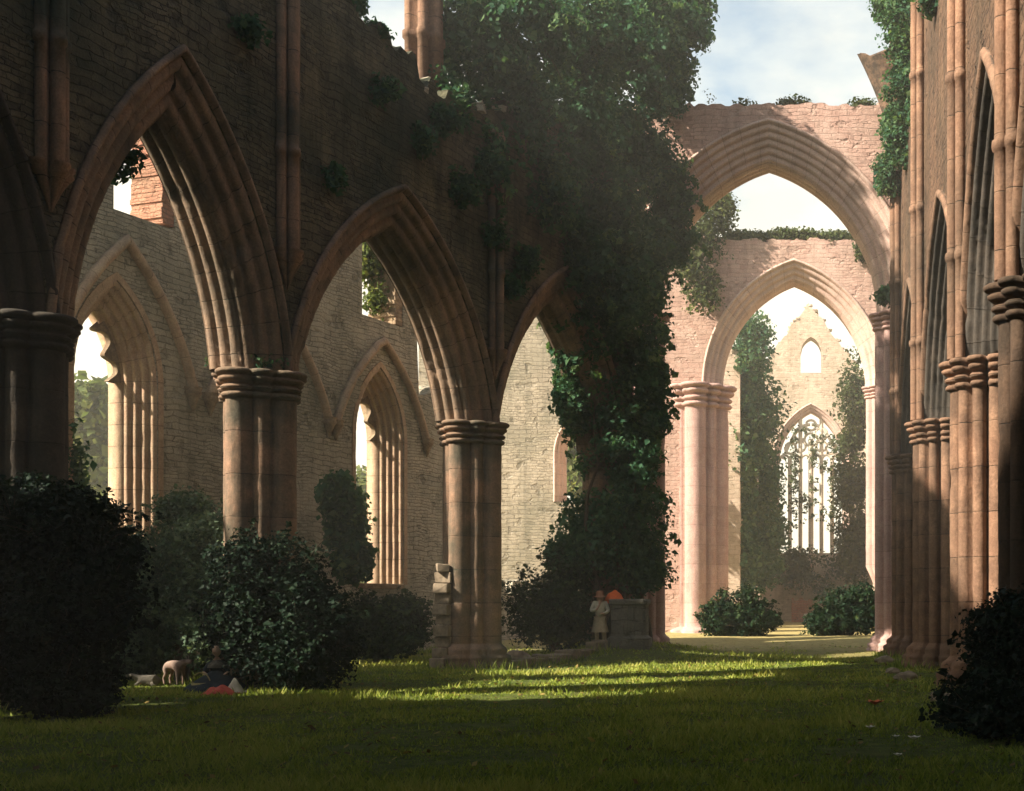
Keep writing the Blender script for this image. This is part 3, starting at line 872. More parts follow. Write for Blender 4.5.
# string course
mb = MB(); 
for x in np.arange(-40.5, 8, 4.0): pass
rows = [[(x, -.0, 11.6), (x, -.09, 11.68), (x, -.09, 11.78), (x, 0, 11.86)] for x in np.linspace(-40.5, 10, 30)]
GS = 'clustered piers of the right wall'
lab = {18.3: 'pier of the right wall at the right edge, toned dark as if shadowed, its capital highest in the picture',
       24.2: 'broad pier of the right wall just left of the edge one, big ringed capital',
       32.2: 'slimmer pier of the right wall with a lower ringed capital, behind the broad one',
       39.6: 'farthest pier of the right wall, beside the great crossing arch', 11.4: 'pier of the right wall closest to the viewer'}
for y in SP:
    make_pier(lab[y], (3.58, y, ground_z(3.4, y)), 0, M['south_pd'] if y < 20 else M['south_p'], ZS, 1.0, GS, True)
# broken vault springer on the right wall at the crossing
sg_t = thing('vault_springer', 'broken curved stub of vault rib jutting from ivy high on the right wall', 'ruin', (2.95, 39.0, 14.6), 0)
mb = MB(); rows = []
for i in range(19):
    q = i / 18
    xl = -.12 - 1.12 * q ** 1.6; z = 3.5 * q; row = []
    sec = [(.30, .42)]
    for j in range(25):
        v = j / 24 * 2 - 1
        row.append((xl + .30 * v * v + .15 * abs(math.sin(v * PI * 2.5)) , .42 * v, z - .25 * v * v * q))
    row += [(.3, .42, z + .25 * q), (.3, -.42, z + .25 * q)]
    rows.append(row)
mb.grid(rows, close_v=True); mb.cap(rows[0]); mb.cap(rows[-1])
mb.build('rib', M['south_m'], sg_t, True)
# south aisle behind: outer wall and vault keep it dark
sa = thing('south_aisle', 'dark vaulted aisle behind the right wall', 'building', (XS + TS, 0, 0), 0)
mb = MB()
mb.box((6.0, 16, 6.0), (.5, 26, 6.4)); mb.build('outer_wall', M['south'], sa)
mb = MB(); mb.box((3.2, 16, 11.9), (3.25, 25.5, .3)); mb.build('vault', M['south'], sa)
mb = MB(); mb.box((3.0, 43.2, 6.0), (2.96, .5, 6.2)); mb.build('end_wall', M['south'], sa)

# ================================================================== IVY
def ivy(label, blobs, mat, per=5, nper=14, size=.15, spread=.24, tint=(.42, .2), gap=.06, zfoot=0.0, name='ivy', stem_pairs=None):
    c = blobs[0]; loc = (c[0], c[1], zfoot)
    t = thing(name, label, 'ivy', loc)
    cl = clumps_from(blobs, per, gap=gap)
    cl = cl[cl[:, 2] > ground_z(c[0], c[1]) + .05]
    leaves('leaves', cl, mat, t, nper, spread, size, tint, up=.25, droop=.7, loc=loc)
    if len(blobs) > 12:
        sr, sl_ = strays(blobs, 260, (.3, .9), -.5)
        leaves('trailing_leaves', sr, mat, t, 6, .06, size * 1.1, (tint[0] + .1, tint[1]), up=.25, droop=.7, loc=loc)
        twigs('trailing_stem', sl_, t, loc, .010)
    if stem_pairs: stems('stem', [a for a, b in stem_pairs], [b for a, b in stem_pairs], t, loc, .1, 8)
    return t
Yf = 36.6
bl = []
# the great mass over the wall head and the crossing pier
for (px, py, Y, rx, ry_, dy) in (
    (470, 45, 32.2, 55, 55, 1.0), (520, 30, 33.3, 62, 50, 1.2), (585, 35, 36, 66, 52, 1.4), (640, 30, 38.6, 52, 50, 1.2),
    (684, 18, 40.5, 34, 34, .6), (662, 40, 40.3, 40, 45, .7), (500, 100, 33.1, 62, 60, .8), (560, 110, 36, 66, 66, 1.1), (620, 100, 38.6, 52, 66, 1.2), (668, 80, 40.5, 28, 44, .6),
    (445, 118, 31.2, 26, 40, .5), (475, 165, 32.0, 34, 40, .45),
    (535, 175, 34.4, 50, 58, .6), (590, 190, 37, 54, 64, 1.0), (640, 185, 39.6, 40, 58, .9), (672, 195, 40.6, 18, 40, .5), (560, 240, 36, 32, 38, .6),
    (612, 265, 38, 46, 50, .9), (648, 260, 39.8, 32, 50, .8), (676, 240, 40.6, 16, 28, .5),
    (600, 320, 38, 34, 46, .8), (640, 320, 39.5, 29, 50, .9), (622, 390, 39.0, 40, 55, .9), (585, 345, 38.2, 20, 40, .5), (575, 400, 38.2, 12, 32, .4), (654, 400, 39.8, 12, 50, .5),
    (572, 300, 36.8, 22, 34, .5), (574, 345, 37.6, 18, 34, .5), (572, 395, 38.2, 14, 30, .45), (588, 262, 35.9, 26, 30, .4), (608, 296, 36.8, 32, 34, .6), (590, 390, 38.6, 26, 50, .6),
    (620, 450, 38.8, 42, 50, .9), (628, 510, 38.8, 36, 55, .9)):
    bl.append(blob(px, py, Y, rx, ry_, dy))
ivy('huge dark mass of ivy hanging over the left wall head and down the crossing pier', bl, M['ivy'], per=13, nper=24, size=.105, spread=.17,
    stem_pairs=[((-5.6, 38.2, .3), (-5.2, 38.3, 5)), ((-5.2, 38.4, .3), (-4.9, 38.6, 6.5)), ((-5.9, 38.2, .3), (-6.0, 38.0, 7.5))])
bl = [blob(905, 20, 36, 26, 42, .5), blob(908, 80, 36, 22, 48, .45), blob(905, 140, 37, 18, 40, .4), blob(890, 175, 39.4, 12, 22, .4), blob(898, 130, 38.5, 12, 30, .4), blob(893, 0, 37, 20, 20, .5), blob(940, -8, 29, 22, 16, .4), blob(925, 100, 33, 9, 60, .25)]
ivy('bright topped ivy clinging to the upper right wall beside the broken rib', bl, M['ivy'], per=14, nper=24, size=.09, spread=.15, tint=(.5, .2))
bl = [blob(705, 235, 54.3, 22, 40, .6), blob(720, 215, 54.6, 14, 24, .5), blob(690, 250, 54.0, 20, 36, .6), blob(745, 242, 55.8, 26, 5, .6), blob(790, 240, 55.8, 34, 3.5, .6), blob(835, 242, 55.8, 25, 3.5, .6), blob(700, 290, 54.2, 20, 28, .4), blob(866, 250, 54.6, 6, 14, .3)]
ivy('pale sunlit creeper over the top and left shoulder of the second arch', bl, M['ivy_far'], per=7, nper=16, size=.11, spread=.22, tint=(.5, .2), gap=.2)
bl = [blob(752, 350, 72, 20, 40, 1.6), blob(752, 420, 74, 30, 60, 1.6), blob(755, 490, 76, 28, 60, 1.6), blob(755, 555, 76, 28, 45, 1.5), blob(738, 450, 73, 16, 80, 1.2), blob(738, 560, 73, 16, 50, 1.2), blob(770, 540, 80, 16, 30, 1.0)]
ivy('tall ivy curtain hanging on the ruined wall left of the far window', bl, M['ivy'], per=6, nper=18, size=.17, spread=.34, tint=(.6, .2), gap=.05)
bl = [blob(857, 400, 76, 16, 50, 1.4), blob(853, 470, 78, 17, 60, 1.4), blob(858, 545, 80, 18, 50, 1.4)]
ivy('lighter green ivy hanging to the right of the far window', bl, M['ivy_far'], per=6, nper=18, size=.16, spread=.34, tint=(.45, .2), gap=.05)
bl = [blob(790, 572, 88.6, 20, 20, .6), blob(825, 575, 88.6, 24, 24, .6), blob(850, 560, 88.6, 14, 28, .6), blob(800, 560, 89, 20, 12, .4)]
ivy('low creeper growing across the wall below the far window', bl, M['ivy_far'], per=5, nper=14, size=.16, spread=.3, tint=(.3, .2), gap=.25)
bl = [blob(338, 500, 34.6, 13, 26, .35), blob(346, 525, 34.9, 18, 34, .4), blob(352, 560, 35.2, 14, 26, .4)]
ivy('ivy bush climbing the aisle wall left of the second lancet', bl, M['ivy'], per=8, nper=14, size=.13, spread=.18, tint=(.5, .2))
cp = arc_pt(-4.67 - 1.15, CA - .2)
bl = [(cp.x, cp.y, 5.2, .28, .4, .9), (cp.x + .05, cp.y + .1, 6.4, .2, .3, .6), (cp.x, cp.y, 3.8, .3, .4, .9)]
ivy('thin ivy trailing up the left edge of the nearest lancet', bl, M['ivy'], per=10, nper=10, size=.11, spread=.16, tint=(.5, .2), gap=.3)
cp = arc_pt(5.06 - 1.0, CA - .3)
bl = [(cp.x, cp.y, 4.2, .35, .4, 1.2), (cp.x, cp.y, 3.0, .45, .4, .8)]
ivy('ivy growing in the lower left of the second lancet', bl, M['ivy'], per=10, nper=10, size=.12, spread=.18, tint=(.55, .2), gap=.3)
cp = arc_pt(5.2 + .5, CA - .9)
bl = [(cp.x, cp.y, 12.0, .4, .4, 1.0), (cp.x + .2, cp.y + .1, 11.2, .3, .3, .6)]
ivy('sunlit creeper in the upper opening of the aisle wall, above the second lancet', bl, M['pale_leaf'], per=8, nper=12, size=.13, spread=.2, tint=(.4, .2), gap=.2)
bl = [blob(785 + 9.5 * i_, 470 + 12 * (i_ % 2), 90.2, 2.6, 62, .2) for i_ in range(1, 7)]
ivy('creepers climbing the stone bars of the great far window', bl, M['ivy_far'], per=5, nper=6, size=.13, spread=.10, tint=(.35, .2), gap=.55)
# sprigs in the near arch and grass tufts on wall heads
cp = at(128, 158, 22.6)
bl = [(cp.x - .05, cp.y, cp.z, .26, .2, .12), (cp.x - .25, cp.y, cp.z - .15, .28, .2, .2)]
ivy('dark leafy sprig hanging inside the nearest arch', bl, M['ivy'], per=26, nper=9, size=.085, spread=.08, tint=(.3, .15), gap=.2)
cp = arc_pt(-4.2, .1)
bl = [(arc_pt(-5.2, .35).x, arc_pt(-5.2, .35).y, 14.3, .35, .3, .22), (arc_pt(-4.4, .35).x, arc_pt(-4.4, .35).y, 13.9, .3, .3, .2)]
ivy('small tuft of creeper on the broken wall head left of the great ivy', bl, M['ivy'], per=14, nper=10, size=.11, spread=.13)
# arches and wall partly cloaked by thin ivy on the crossing arch top
bl = [blob(700, 102, 41.6, 20, 7, .5), blob(745, 106, 41.8, 24, 5, .5), blob(800, 107, 41.8, 30, 4, .5), blob(855, 108, 41.8, 24, 5, .5)]
ivy('thin fringe of weeds along the level top of the great crossing arch', bl, M['ivy_far'], per=8, nper=9, size=.08, spread=.12, tint=(.3, .2), gap=.42)
bl = [blob(884, 296, 40.6, 8, 8, .25)]
ivy('small leafy tuft on the capital at the right foot of the great arch', bl, M['ivy'], per=16, nper=8, size=.12, spread=.12, tint=(.5, .2), gap=.2)
cp = arc_pt(S2, .15)
bl = [(cp.x - .55, cp.y - .25, 6.2, .4, .3, .10), (cp.x + .1, cp.y - .35, 6.2, .45, .3, .10)]
ivy('mossy tufts on top of the capital of the red lit pier', bl, M['ivy'], per=14, nper=8, size=.07, spread=.08, tint=(.5, .2))

bl = []
for (s_, z_, a_) in ((-4.6, 12.6, .3), (-3.2, 12.0, .35), (-1.6, 11.4, .45), (-2.4, 12.7, .4), (-.6, 12.2, .5), (-.3, 10.6, .4), (.5, 9.6, .35), (1.2, 10.4, .5), (-6.2, 10.2, .22), (-8.6, 12.2, .25)):
    c_ = arc_pt(s_, TW / 2 + .05); bl.append((c_.x, c_.y, z_, a_, a_ * .6, a_ * .8))
ivy('thin dark tufts of fern and creeper dotted over the wall above the second arch', bl, M['ivy'], per=16, nper=14, size=.09, spread=.13, tint=(.35, .2), gap=.1)

# ================================================================== SHRUBS AND TREES
GB = 'shrubs growing in the nave and aisle'
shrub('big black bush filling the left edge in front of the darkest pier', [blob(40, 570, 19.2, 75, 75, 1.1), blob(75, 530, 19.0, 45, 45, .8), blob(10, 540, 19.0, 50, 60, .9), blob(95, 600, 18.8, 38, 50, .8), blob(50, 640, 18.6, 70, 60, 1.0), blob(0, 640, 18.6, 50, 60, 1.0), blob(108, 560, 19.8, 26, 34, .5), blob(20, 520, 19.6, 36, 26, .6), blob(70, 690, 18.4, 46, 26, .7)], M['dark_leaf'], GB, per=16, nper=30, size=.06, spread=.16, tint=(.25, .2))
shrub('grey green bush with paler leaves behind the seated woman', [blob(185, 555, 27.0, 45, 42, 1.0), blob(215, 540, 26.4, 34, 30, .8), blob(160, 600, 27.0, 38, 40, 1.0), blob(205, 615, 26.6, 55, 50, .9), blob(235, 570, 26.0, 36, 50, .8), blob(230, 640, 26.0, 50, 36, .8), blob(150, 640, 27, 30, 28, .8), blob(140, 570, 27.2, 24, 34, .7), blob(130, 655, 26.8, 30, 24, .7), blob(185, 510, 27.2, 20, 16, .5)], M['grey_leaf'], GB, per=16, nper=30, size=.062, spread=.16, tint=(.5, .22))
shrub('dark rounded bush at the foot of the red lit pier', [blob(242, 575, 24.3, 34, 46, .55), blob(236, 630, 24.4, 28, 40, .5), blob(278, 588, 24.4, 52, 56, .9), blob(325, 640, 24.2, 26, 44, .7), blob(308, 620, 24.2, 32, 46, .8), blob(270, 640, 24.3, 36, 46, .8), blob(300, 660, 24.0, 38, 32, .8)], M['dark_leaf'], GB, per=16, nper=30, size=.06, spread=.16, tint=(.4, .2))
shrub('low green bush at the foot of the aisle wall below the second lancet', [blob(365, 625, 35.0, 30, 26, .9), blob(400, 622, 35.2, 28, 26, .9), blob(385, 640, 34.8, 44, 18, 1.0)], M['shrub'], GB, per=13, nper=28, size=.075, spread=.18, tint=(.5, .2))
shrub('spreading dark bush to the right of the clear standing pier', [blob(540, 608, 37.0, 34, 36, 1.0), blob(568, 590, 38.2, 30, 44, .8), blob(553, 625, 37.4, 44, 26, .9)], M['shrub'], GB, per=13, nper=28, size=.075, spread=.18, tint=(.38, .2))
shrub('round dark bush in the crossing left of the path', [blob(738, 614, 49.5, 30, 25, 1.1), blob(755, 620, 49.0, 22, 18, .9), blob(720, 622, 49.2, 18, 17, .8)], M['shrub'], GB, per=11, nper=26, size=.085, spread=.17, tint=(.3, .2))
shrub('round dark bush in the crossing right of the path', [blob(845, 614, 49.5, 27, 25, 1.1), blob(866, 612, 49.0, 18, 24, .9), blob(826, 624, 49.2, 16, 14, .8)], M['shrub'], GB, per=11, nper=26, size=.085, spread=.17, tint=(.27, .2))
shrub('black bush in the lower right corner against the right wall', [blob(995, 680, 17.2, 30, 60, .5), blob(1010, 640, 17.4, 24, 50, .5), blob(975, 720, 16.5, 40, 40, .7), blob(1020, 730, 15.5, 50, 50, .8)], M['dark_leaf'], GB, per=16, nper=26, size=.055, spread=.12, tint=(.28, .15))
# the small tree by the leaning figure
def tree(label, foot, trunk_top, blobs, mat, r0, per, nper, size, spread, tint, group=None, gap=.1, limbs=7):
    z = ground_z(*foot); loc = (foot[0], foot[1], z)
    t = thing('tree', label, 'tree', loc, 0, group)
    cl = clumps_from(blobs, per, gap=gap); leaves('crown', cl, mat, t, nper, spread, size, tint, loc=loc)
    mb = MB(); base = Vector((0, 0, -.2)); top = Vector(trunk_top) - Vector(loc)
    pts = [base.lerp(top, q) + Vector((.05 * math.sin(5 * q), .05 * math.cos(4 * q), 0)) for q in np.linspace(0, 1, 8)]
    mb.tube(pts, [r0 * (1.5 if i == 0 else 1 - .55 * i / 7) for i in range(8)], 10)
    tr = mb.build('trunk', M['bark'], t, True)
    mb = MB()
    for b in random.choices(blobs, k=limbs):
        st = base.lerp(top, random.uniform(.55, 1)); en = Vector((b[0], b[1], b[2])) - Vector(loc) + Vector((random.uniform(-.4, .4) * b[3], random.uniform(-.4, .4) * b[4], 0))
        mid = st.lerp(en, .5) + Vector((0, 0, .15))
        mb.tube([st, mid, en], [r0 * .4, r0 * .25, r0 * .08], 7)
    mb.build('limb', M['bark'], tr, True)
    return t
tree('dark small leaved tree rising behind the grey stone block and leaning figure', (at(648, 650, 38.8).x, 38.8), (at(640, 585, 38.6).x, 38.6, at(640, 580, 38.6).z),
     [blob(600, 520, 38.4, 42, 32, 1.0), blob(640, 530, 38.8, 26, 46, .9), blob(610, 556, 38.5, 48, 30, .9), blob(640, 570, 38.8, 24, 26, .8), blob(575, 555, 38.4, 30, 26, .8)], M['ivy'], .16, 11, 20, .11, .2, (.45, .2))
GT = 'pale trees outside the abbey walls'
for (px, pyc, Y, rx, ry_, lb) in ((96, 455, 62, 40, 70, 'pale hazy tree outside, seen through the nearest lancet'),
                            (380, 540, 75, 40, 70, 'pale tree outside, seen through the second lancet'),
                            (578, 462, 74, 32, 42, 'yellow green tree outside, seen through the small transept window'),
                            (662, 520, 72, 34, 90, 'grey green tree outside, in the gap left of the second arch')):
    c = at(px, 604, Y)
    blobs = [blob(px + random.uniform(-.5, .5) * rx, pyc + random.uniform(-.6, .6) * ry_, Y + random.uniform(-1, 1), rx * random.uniform(.45, .7), ry_ * random.uniform(.35, .5), 1.6) for _ in range(7)]
    tree(lb, (c.x, Y), (c.x, Y, max(2.0, blobs[0][2])), blobs, M['pale_leaf'], .3, 1.6, 12, .34, .5, (.45, .25), GT)

# ================================================================== GRASS
def grass():
    N = 260000
    Y = 10.5 + (45 - 10.5) * rng.random(N) ** 1.25
    px = rng.uniform(-30, 1024, N)
    X = (px - CX) * Y / F
    keep = X < 3.5
    X, Y = X[keep], Y[keep]; N = len(X)
    pn_ = np.array([mnoise.noise(Vector((x * .8, y * .8, 1.0))) for x, y in zip(X, Y)])
    k2 = rng.random(N) < np.clip(.75 + pn_ * .9 - np.clip((Y - 37) / 9, 0, 1), .0, 1)
    X, Y, pn_ = X[k2], Y[k2], pn_[k2]; N = len(X)
    Z = np.array([ground_z(x, y) for x, y in zip(X, Y)])
    cl_ = np.array([mnoise.noise(Vector((x * .33 + 7, y * .33, 4.0))) + .6 * mnoise.noise(Vector((x * 1.9, y * 1.9, 8.0))) for x, y in zip(X, Y)])
    H = (.03 + .075 * rng.random(N) ** 2) * np.clip(1 + 1.5 * cl_, .35, 2.4)
    ang = rng.uniform(0, 2 * PI, N); lean = rng.normal(0, .5, (N, 2))
    w = .007 + .0009 * Y * rng.random(N)
    B = np.stack([X, Y, Z - .01], 1)
    dx = np.stack([np.cos(ang) * w, np.sin(ang) * w, np.zeros(N)], 1)
    tip = B + np.stack([lean[:, 0] * H, lean[:, 1] * H, H], 1)
    V = np.stack([B - dx, B + dx, tip], 1).reshape(-1, 3)
    T = np.arange(3 * N, dtype=np.int32).reshape(-1, 3)
    o = np_mesh('grass', V, T, M['grassb'], None, np.clip(.45 + .3 * pn_ + .35 * cl_ + rng.normal(0, .16, N), 0, 1))
    o['kind'] = 'stuff'
grass()

def foot_tufts():
    pts = []
    for p in (arc_pt(S1, 0), arc_pt(S2, 0), arc_pt(S3, 0), arc_pt(S4, 0)) + tuple(Vector((3.58, y, 0)) for y in SP):
        for _ in range(700):
            a = random.uniform(0, 2 * PI); rr = 1.05 + abs(random.gauss(0, .16)); pts.append((p.x + rr * math.cos(a), p.y + rr * math.sin(a)))
    for _ in range(2500):
        s_ = random.uniform(-9, 8); c_ = arc_pt(s_, CA + .12 + abs(random.gauss(0, .15))); pts.append((c_.x, c_.y))
    for _ in range(1500):
        q = random.random(); pts.append((-7.35 + 1.75 * q + random.gauss(0, .35), 33.2 + 4.1 * q + random.gauss(0, .35)))
    P = np.array(pts); N = len(P); Z = np.array([ground_z(x, y) for x, y in P])
    H = .08 + .24 * rng.random(N) ** 2; ang = rng.uniform(0, 2 * PI, N); lean = rng.normal(0, .35, (N, 2)); w = .016
    B = np.stack([P[:, 0], P[:, 1], Z - .01], 1); dx = np.stack([np.cos(ang) * w, np.sin(ang) * w, np.zeros(N)], 1)
    tip = B + np.stack([lean[:, 0] * H, lean[:, 1] * H, H], 1)
    o = np_mesh('weeds', np.stack([B - dx, B + dx, tip], 1).reshape(-1, 3), np.arange(3 * N, dtype=np.int32).reshape(-1, 3), M['grassb'], None, np.clip(rng.normal(.3, .25, N), 0, 1))
    o['kind'] = 'stuff'
foot_tufts()

def litter():
    N = 2600
    Y = rng.uniform(11, 44, N); X = rng.uniform(-13, 3.2, N)
    Z = np.array([ground_z(x, y) for x, y in zip(X, Y)]) + .02 + .05 * rng.random(N)
    P = np.stack([X, Y, Z], 1); a = rng.uniform(0, 2 * PI, N); sz = (.02 + .035 * rng.random(N))[:, None]
    u = np.stack([np.cos(a), np.sin(a), rng.normal(0, .3, N)], 1) * sz; v = np.stack([-np.sin(a), np.cos(a), rng.normal(0, .3, N)], 1) * sz * .6
    V = np.stack([P - u, P + v, P + u, P - v], 1).reshape(-1, 3)
    i = np.arange(N, dtype=np.int32) * 4
    T = np.stack([np.stack([i, i + 1, i + 2], 1), np.stack([i, i + 2, i + 3], 1)], 1).reshape(-1, 3)
    o = np_mesh('fallen_leaves', V, T, leaf_mat('dead_leaf', (.06, .035, .015), (.2, .12, .04), (.4, .3, .1)), None, np.repeat(rng.random(N), 2))
    o['kind'] = 'stuff'
litter()

# ================================================================== SMALL STONES, FIGURES, ANIMALS
# low broken footing of the lost screen wall, running from the pier to the stone block
lw = thing('low_wall', 'low broken line of footing stones running from the clear pier to the leaning figure', 'wall', (-7.2, 33.9, 0))
mb = MB(); a0 = Vector((-7.35, 33.2, 0)); b0 = Vector((-5.6, 37.3, 0)); L = (b0 - a0).length; q = 0
while q < L:
    ln = random.uniform(.22, .5); p = a0.lerp(b0, q / L); g = ground_z(p.x, p.y)
    h = random.uniform(.07, .15)
    mb.box((p.x + 7.2 + random.uniform(-.06, .06), p.y - 33.9, g + h * .7), (ln * .48, random.uniform(.2, .32), h), math.atan2(b0.y - a0.y, b0.x - a0.x) + random.uniform(-.15, .15), .15)
    q += ln
mb.build('footing_stones', M['rubble'], lw, False, .03)
def boulder(label, loc, r, mat, group=None):
    bm = bmesh.new(); bmesh.ops.create_icosphere(bm, subdivisions=3, radius=1)
    for v in bm.verts:
        n = mnoise.noise(v.co * 1.3 + Vector(loc)); v.co *= 1 + .35 * n
        v.co = Vector((v.co.x * r[0], v.co.y * r[1], v.co.z * r[2]))
    me = bpy.data.meshes.new('fallen_stone'); bm.to_mesh(me); bm.free(); me.materials.append(mat)
    o = bpy.data.objects.new('fallen_stone', me); COL.objects.link(o); o.location = loc
    return tag(o, label, 'stone', group)
boulder('round fallen stone lying behind the line of footing stones', (at(520, 652, 35).x, 34.6, .12), (.38, .3, .24), M['rubble'])
GFS = 'fallen stones at the foot of the right wall'
for (x, y, q) in ((2.35, 21.4, .16), (2.2, 26.6, .2), (2.1, 29.5, .13), (2.3, 35.6, .2)):
    boulder('weathered stone lying in the grass at the foot of the right wall', (x, y, ground_z(x, y) + q * .25), (q * 1.4, q, q * .75), M['rubble'], GFS)
# grey stone block (stump of a tomb or pier) with grooves
sb_ = at(630, 650, 37.4); gz = ground_z(sb_.x, sb_.y)
blk = thing('stone_block', 'squat grey fluted stone block under the dark tree', 'ruin', (sb_.x, sb_.y, gz))
mb = MB()
rows = []
for z, o_ in ((-.1, .10), (.22, .10), (.25, .04), (.3, 0), (1.15, 0), (1.2, .05), (1.3, .06), (1.34, .02)):
    row = []
    for i in range(64):
        t = 2 * PI * i / 64
        sq = 1 / max(abs(math.cos(t)), abs(math.sin(t)))
        r = (.50 + o_) * min(sq, 1.28) * (1 - (.05 if .3 <= z <= 1.15 else 0) * (math.cos(t * 16) > .2))
        row.append((r * math.cos(t), r * .9 * math.sin(t), z))
    rows.append(row)
mb.grid(rows, close_v=True); mb.cap(rows[0]); mb.cap(rows[-1]); mb.build('block', M['grey_stone'], blk)

def skin_mesh(name, V, E, Rr, mat, parent, sub=2, root=0):
    me = bpy.data.meshes.new(name); me.from_pydata(V, E, [])
    me.materials.append(mat)
    o = bpy.data.objects.new(name, me); COL.objects.link(o); o.parent = parent
    m = o.modifiers.new('skin', 'SKIN'); m.use_smooth_shade = True
    sv = me.skin_vertices[0].data
    for i, r in enumerate(Rr):
        sv[i].radius = (r, r) if not isinstance(r, tuple) else r
        sv[i].use_root = (i == root)
    s = o.modifiers.new('sub', 'SUBSURF'); s.levels = sub; s.render_levels = sub
    return o

def ball(mb, c, r, n=14, fz=None):
    rows = []
    for i in range(n + 1):
        ph = PI * i / n - PI / 2; row = []
        for j in range(2 * n):
            t = PI * j / n
            row.append((c[0] + r[0] * math.cos(ph) * math.cos(t), c[1] + r[1] * math.cos(ph) * math.sin(t), c[2] + r[2] * math.sin(ph)))
        rows.append(row)
    mb.grid(rows, close_v=True)

def head_parts(mb, c, face):
    """adds nose, ears and eye sockets to a head centred at c looking along face"""
    f = Vector(face).normalized(); s = f.cross(Vector((0, 0, 1))).normalized(); c = Vector(c)
    ball(mb, c, (.085, .095, .118), 12)
    p = c + f * .095 + Vector((0, 0, -.012)); mb.tube([p + Vector((0, 0, .04)) - f * .01, p + f * .012, p - f * .012 + Vector((0, 0, -.02))], [.009, .017, .011], 7)
    for k in (-1, 1):
        ball(mb, c + s * (.086 * k) + Vector((0, 0, -.01)), (.014, .022, .03), 6)
        ball(mb, c + f * .078 + s * (.033 * k) + Vector((0, 0, .012)), (.013, .013, .009), 6)
    p = c + f * .082 + Vector((0, 0, -.058)); mb.tube([p - s * .024, p + f * .008, p + s * .024], [.004, .008, .004], 6)

def fingers(mb, wrist, d, curl):
    d = Vector(d).normalized(); c = Vector(curl).normalized(); s = d.cross(c).normalized(); w = Vector(wrist)
    mb.tube([w, w + d * .04, w + d * .085], [.026, .036, .03], 8)
    for k, ln in ((-1.5, .06), (-.5, .075), (.5, .08), (1.5, .068)):
        r0 = w + d * .08 + s * (.017 * k); r1 = r0 + d * ln * .5 + c * .008; r2 = r1 + d * ln * .35 + c * .028
        mb.tube([r0, r1, r2], [.0095, .009, .007], 6)
    r0 = w + d * .03 - s * .028; mb.tube([r0, r0 - s * .03 + d * .025, r0 - s * .03 + d * .055 + c * .015], [.012, .011, .008], 6)

# leaning figure in pale clothes and brown hat
pf = at(600, 647, 37.1); gz = ground_z(pf.x, pf.y)
per = thing('person', 'person in a pale coat and brown hat, arms folded, leaning by the grey stone block', 'person', (pf.x, pf.y, gz), R_(8))
K = .92
def S(*a): return [tuple(K * q for q in p) for p in a]
V = S((0, 0, .92), (0, .01, 1.12), (0, .02, 1.32), (.0, .01, 1.45), (0, -.01, 1.53),
      (.18, 0, 1.40), (.26, -.06, 1.14), (.12, -.22, 1.08),
      (-.18, 0, 1.40), (-.27, -.07, 1.16), (-.10, -.24, 1.20), (-.02, -.25, 1.36),
      (.10, 0, .88), (.12, -.05, .50), (.16, .02, .09), (.17, -.10, .04),
      (-.09, 0, .88), (-.10, .02, .50), (-.09, .06, .09), (-.12, -.06, .04))
E = [(0, 1), (1, 2), (2, 3), (3, 4), (2, 5), (5, 6), (6, 7), (2, 8), (8, 9), (9, 10), (10, 11), (0, 12), (12, 13), (13, 14), (14, 15), (0, 16), (16, 17), (17, 18), (18, 19)]
Rr = [.14, .13, .14, .065, .055, .07, .05, .035, .07, .05, .038, .033, .095, .062, .042, .035, .095, .062, .042, .035]
body = skin_mesh('body', V, E, [r * K for r in Rr], M['skin'], per)
mb = MB(); head_parts(mb, (0, -.03, 1.42), (-.25, -1, -.1)); mb.build('head', M['skin'], per, True)
mb = MB(); fingers(mb, Vector(V[7]), (-1, -.1, .1), (0, .3, -1)); mb.build('hand', M['skin'], per, True)
mb = MB(); fingers(mb, Vector(V[11]), (.1, .2, 1), (0, 1, .2)); mb.build('hand', M['skin'], per, True)
ci = [0, 1, 2, 3, 5, 6, 7, 8, 9, 10]
cm = {k: i for i, k in enumerate(ci)}
CE = [(cm[a], cm[b]) for a, b in E if a in cm and b in cm]
skin_mesh('coat', [V[i] for i in ci] , CE, [K * r for r in (.165, .155, .162, .07, .085, .066, .05, .085, .066, .052)], M['pale_cloth'], per)
# coat skirt
mb = MB(); rows = []
for z, r in ((.98, .155), (.8, .185), (.62, .215), (.50, .235)):
    rows.append([(K * (r * 1.1 * math.cos(t) * (1 + .06 * math.sin(5 * t))), K * (r * .85 * math.sin(t) * (1 + .06 * math.cos(7 * t))), K * z) for t in np.linspace(0, 2 * PI, 33)[:-1]])
mb.grid(rows, close_v=True); mb.build('coat_skirt', M['tan_cloth'], per, True)
ti = [0, 12, 13, 14, 16, 17, 18]; cm = {k: i for i, k in enumerate(ti)}
skin_mesh('breeches', [V[i] for i in ti], [(cm[a], cm[b]) for a, b in E if a in cm and b in cm], [K * r for r in (.15, .112, .078, .056, .112, .078, .056)], M['tan_cloth'], per)
mb = MB(); rows = []
for z, r in ((1.475, .21), (1.462, .215), (1.485, .14), (1.51, .112), (1.60, .105), (1.64, .08), (1.65, .01)):
    rows.append([(r * math.cos(t), -.03 + r * .95 * math.sin(t), z - .0 + .02 * math.cos(2 * t) * (r > .15)) for t in np.linspace(0, 2 * PI, 29)[:-1]])
mb.grid(rows, close_v=True); hat = mb.build('hat', M['brown_felt'], per, True)
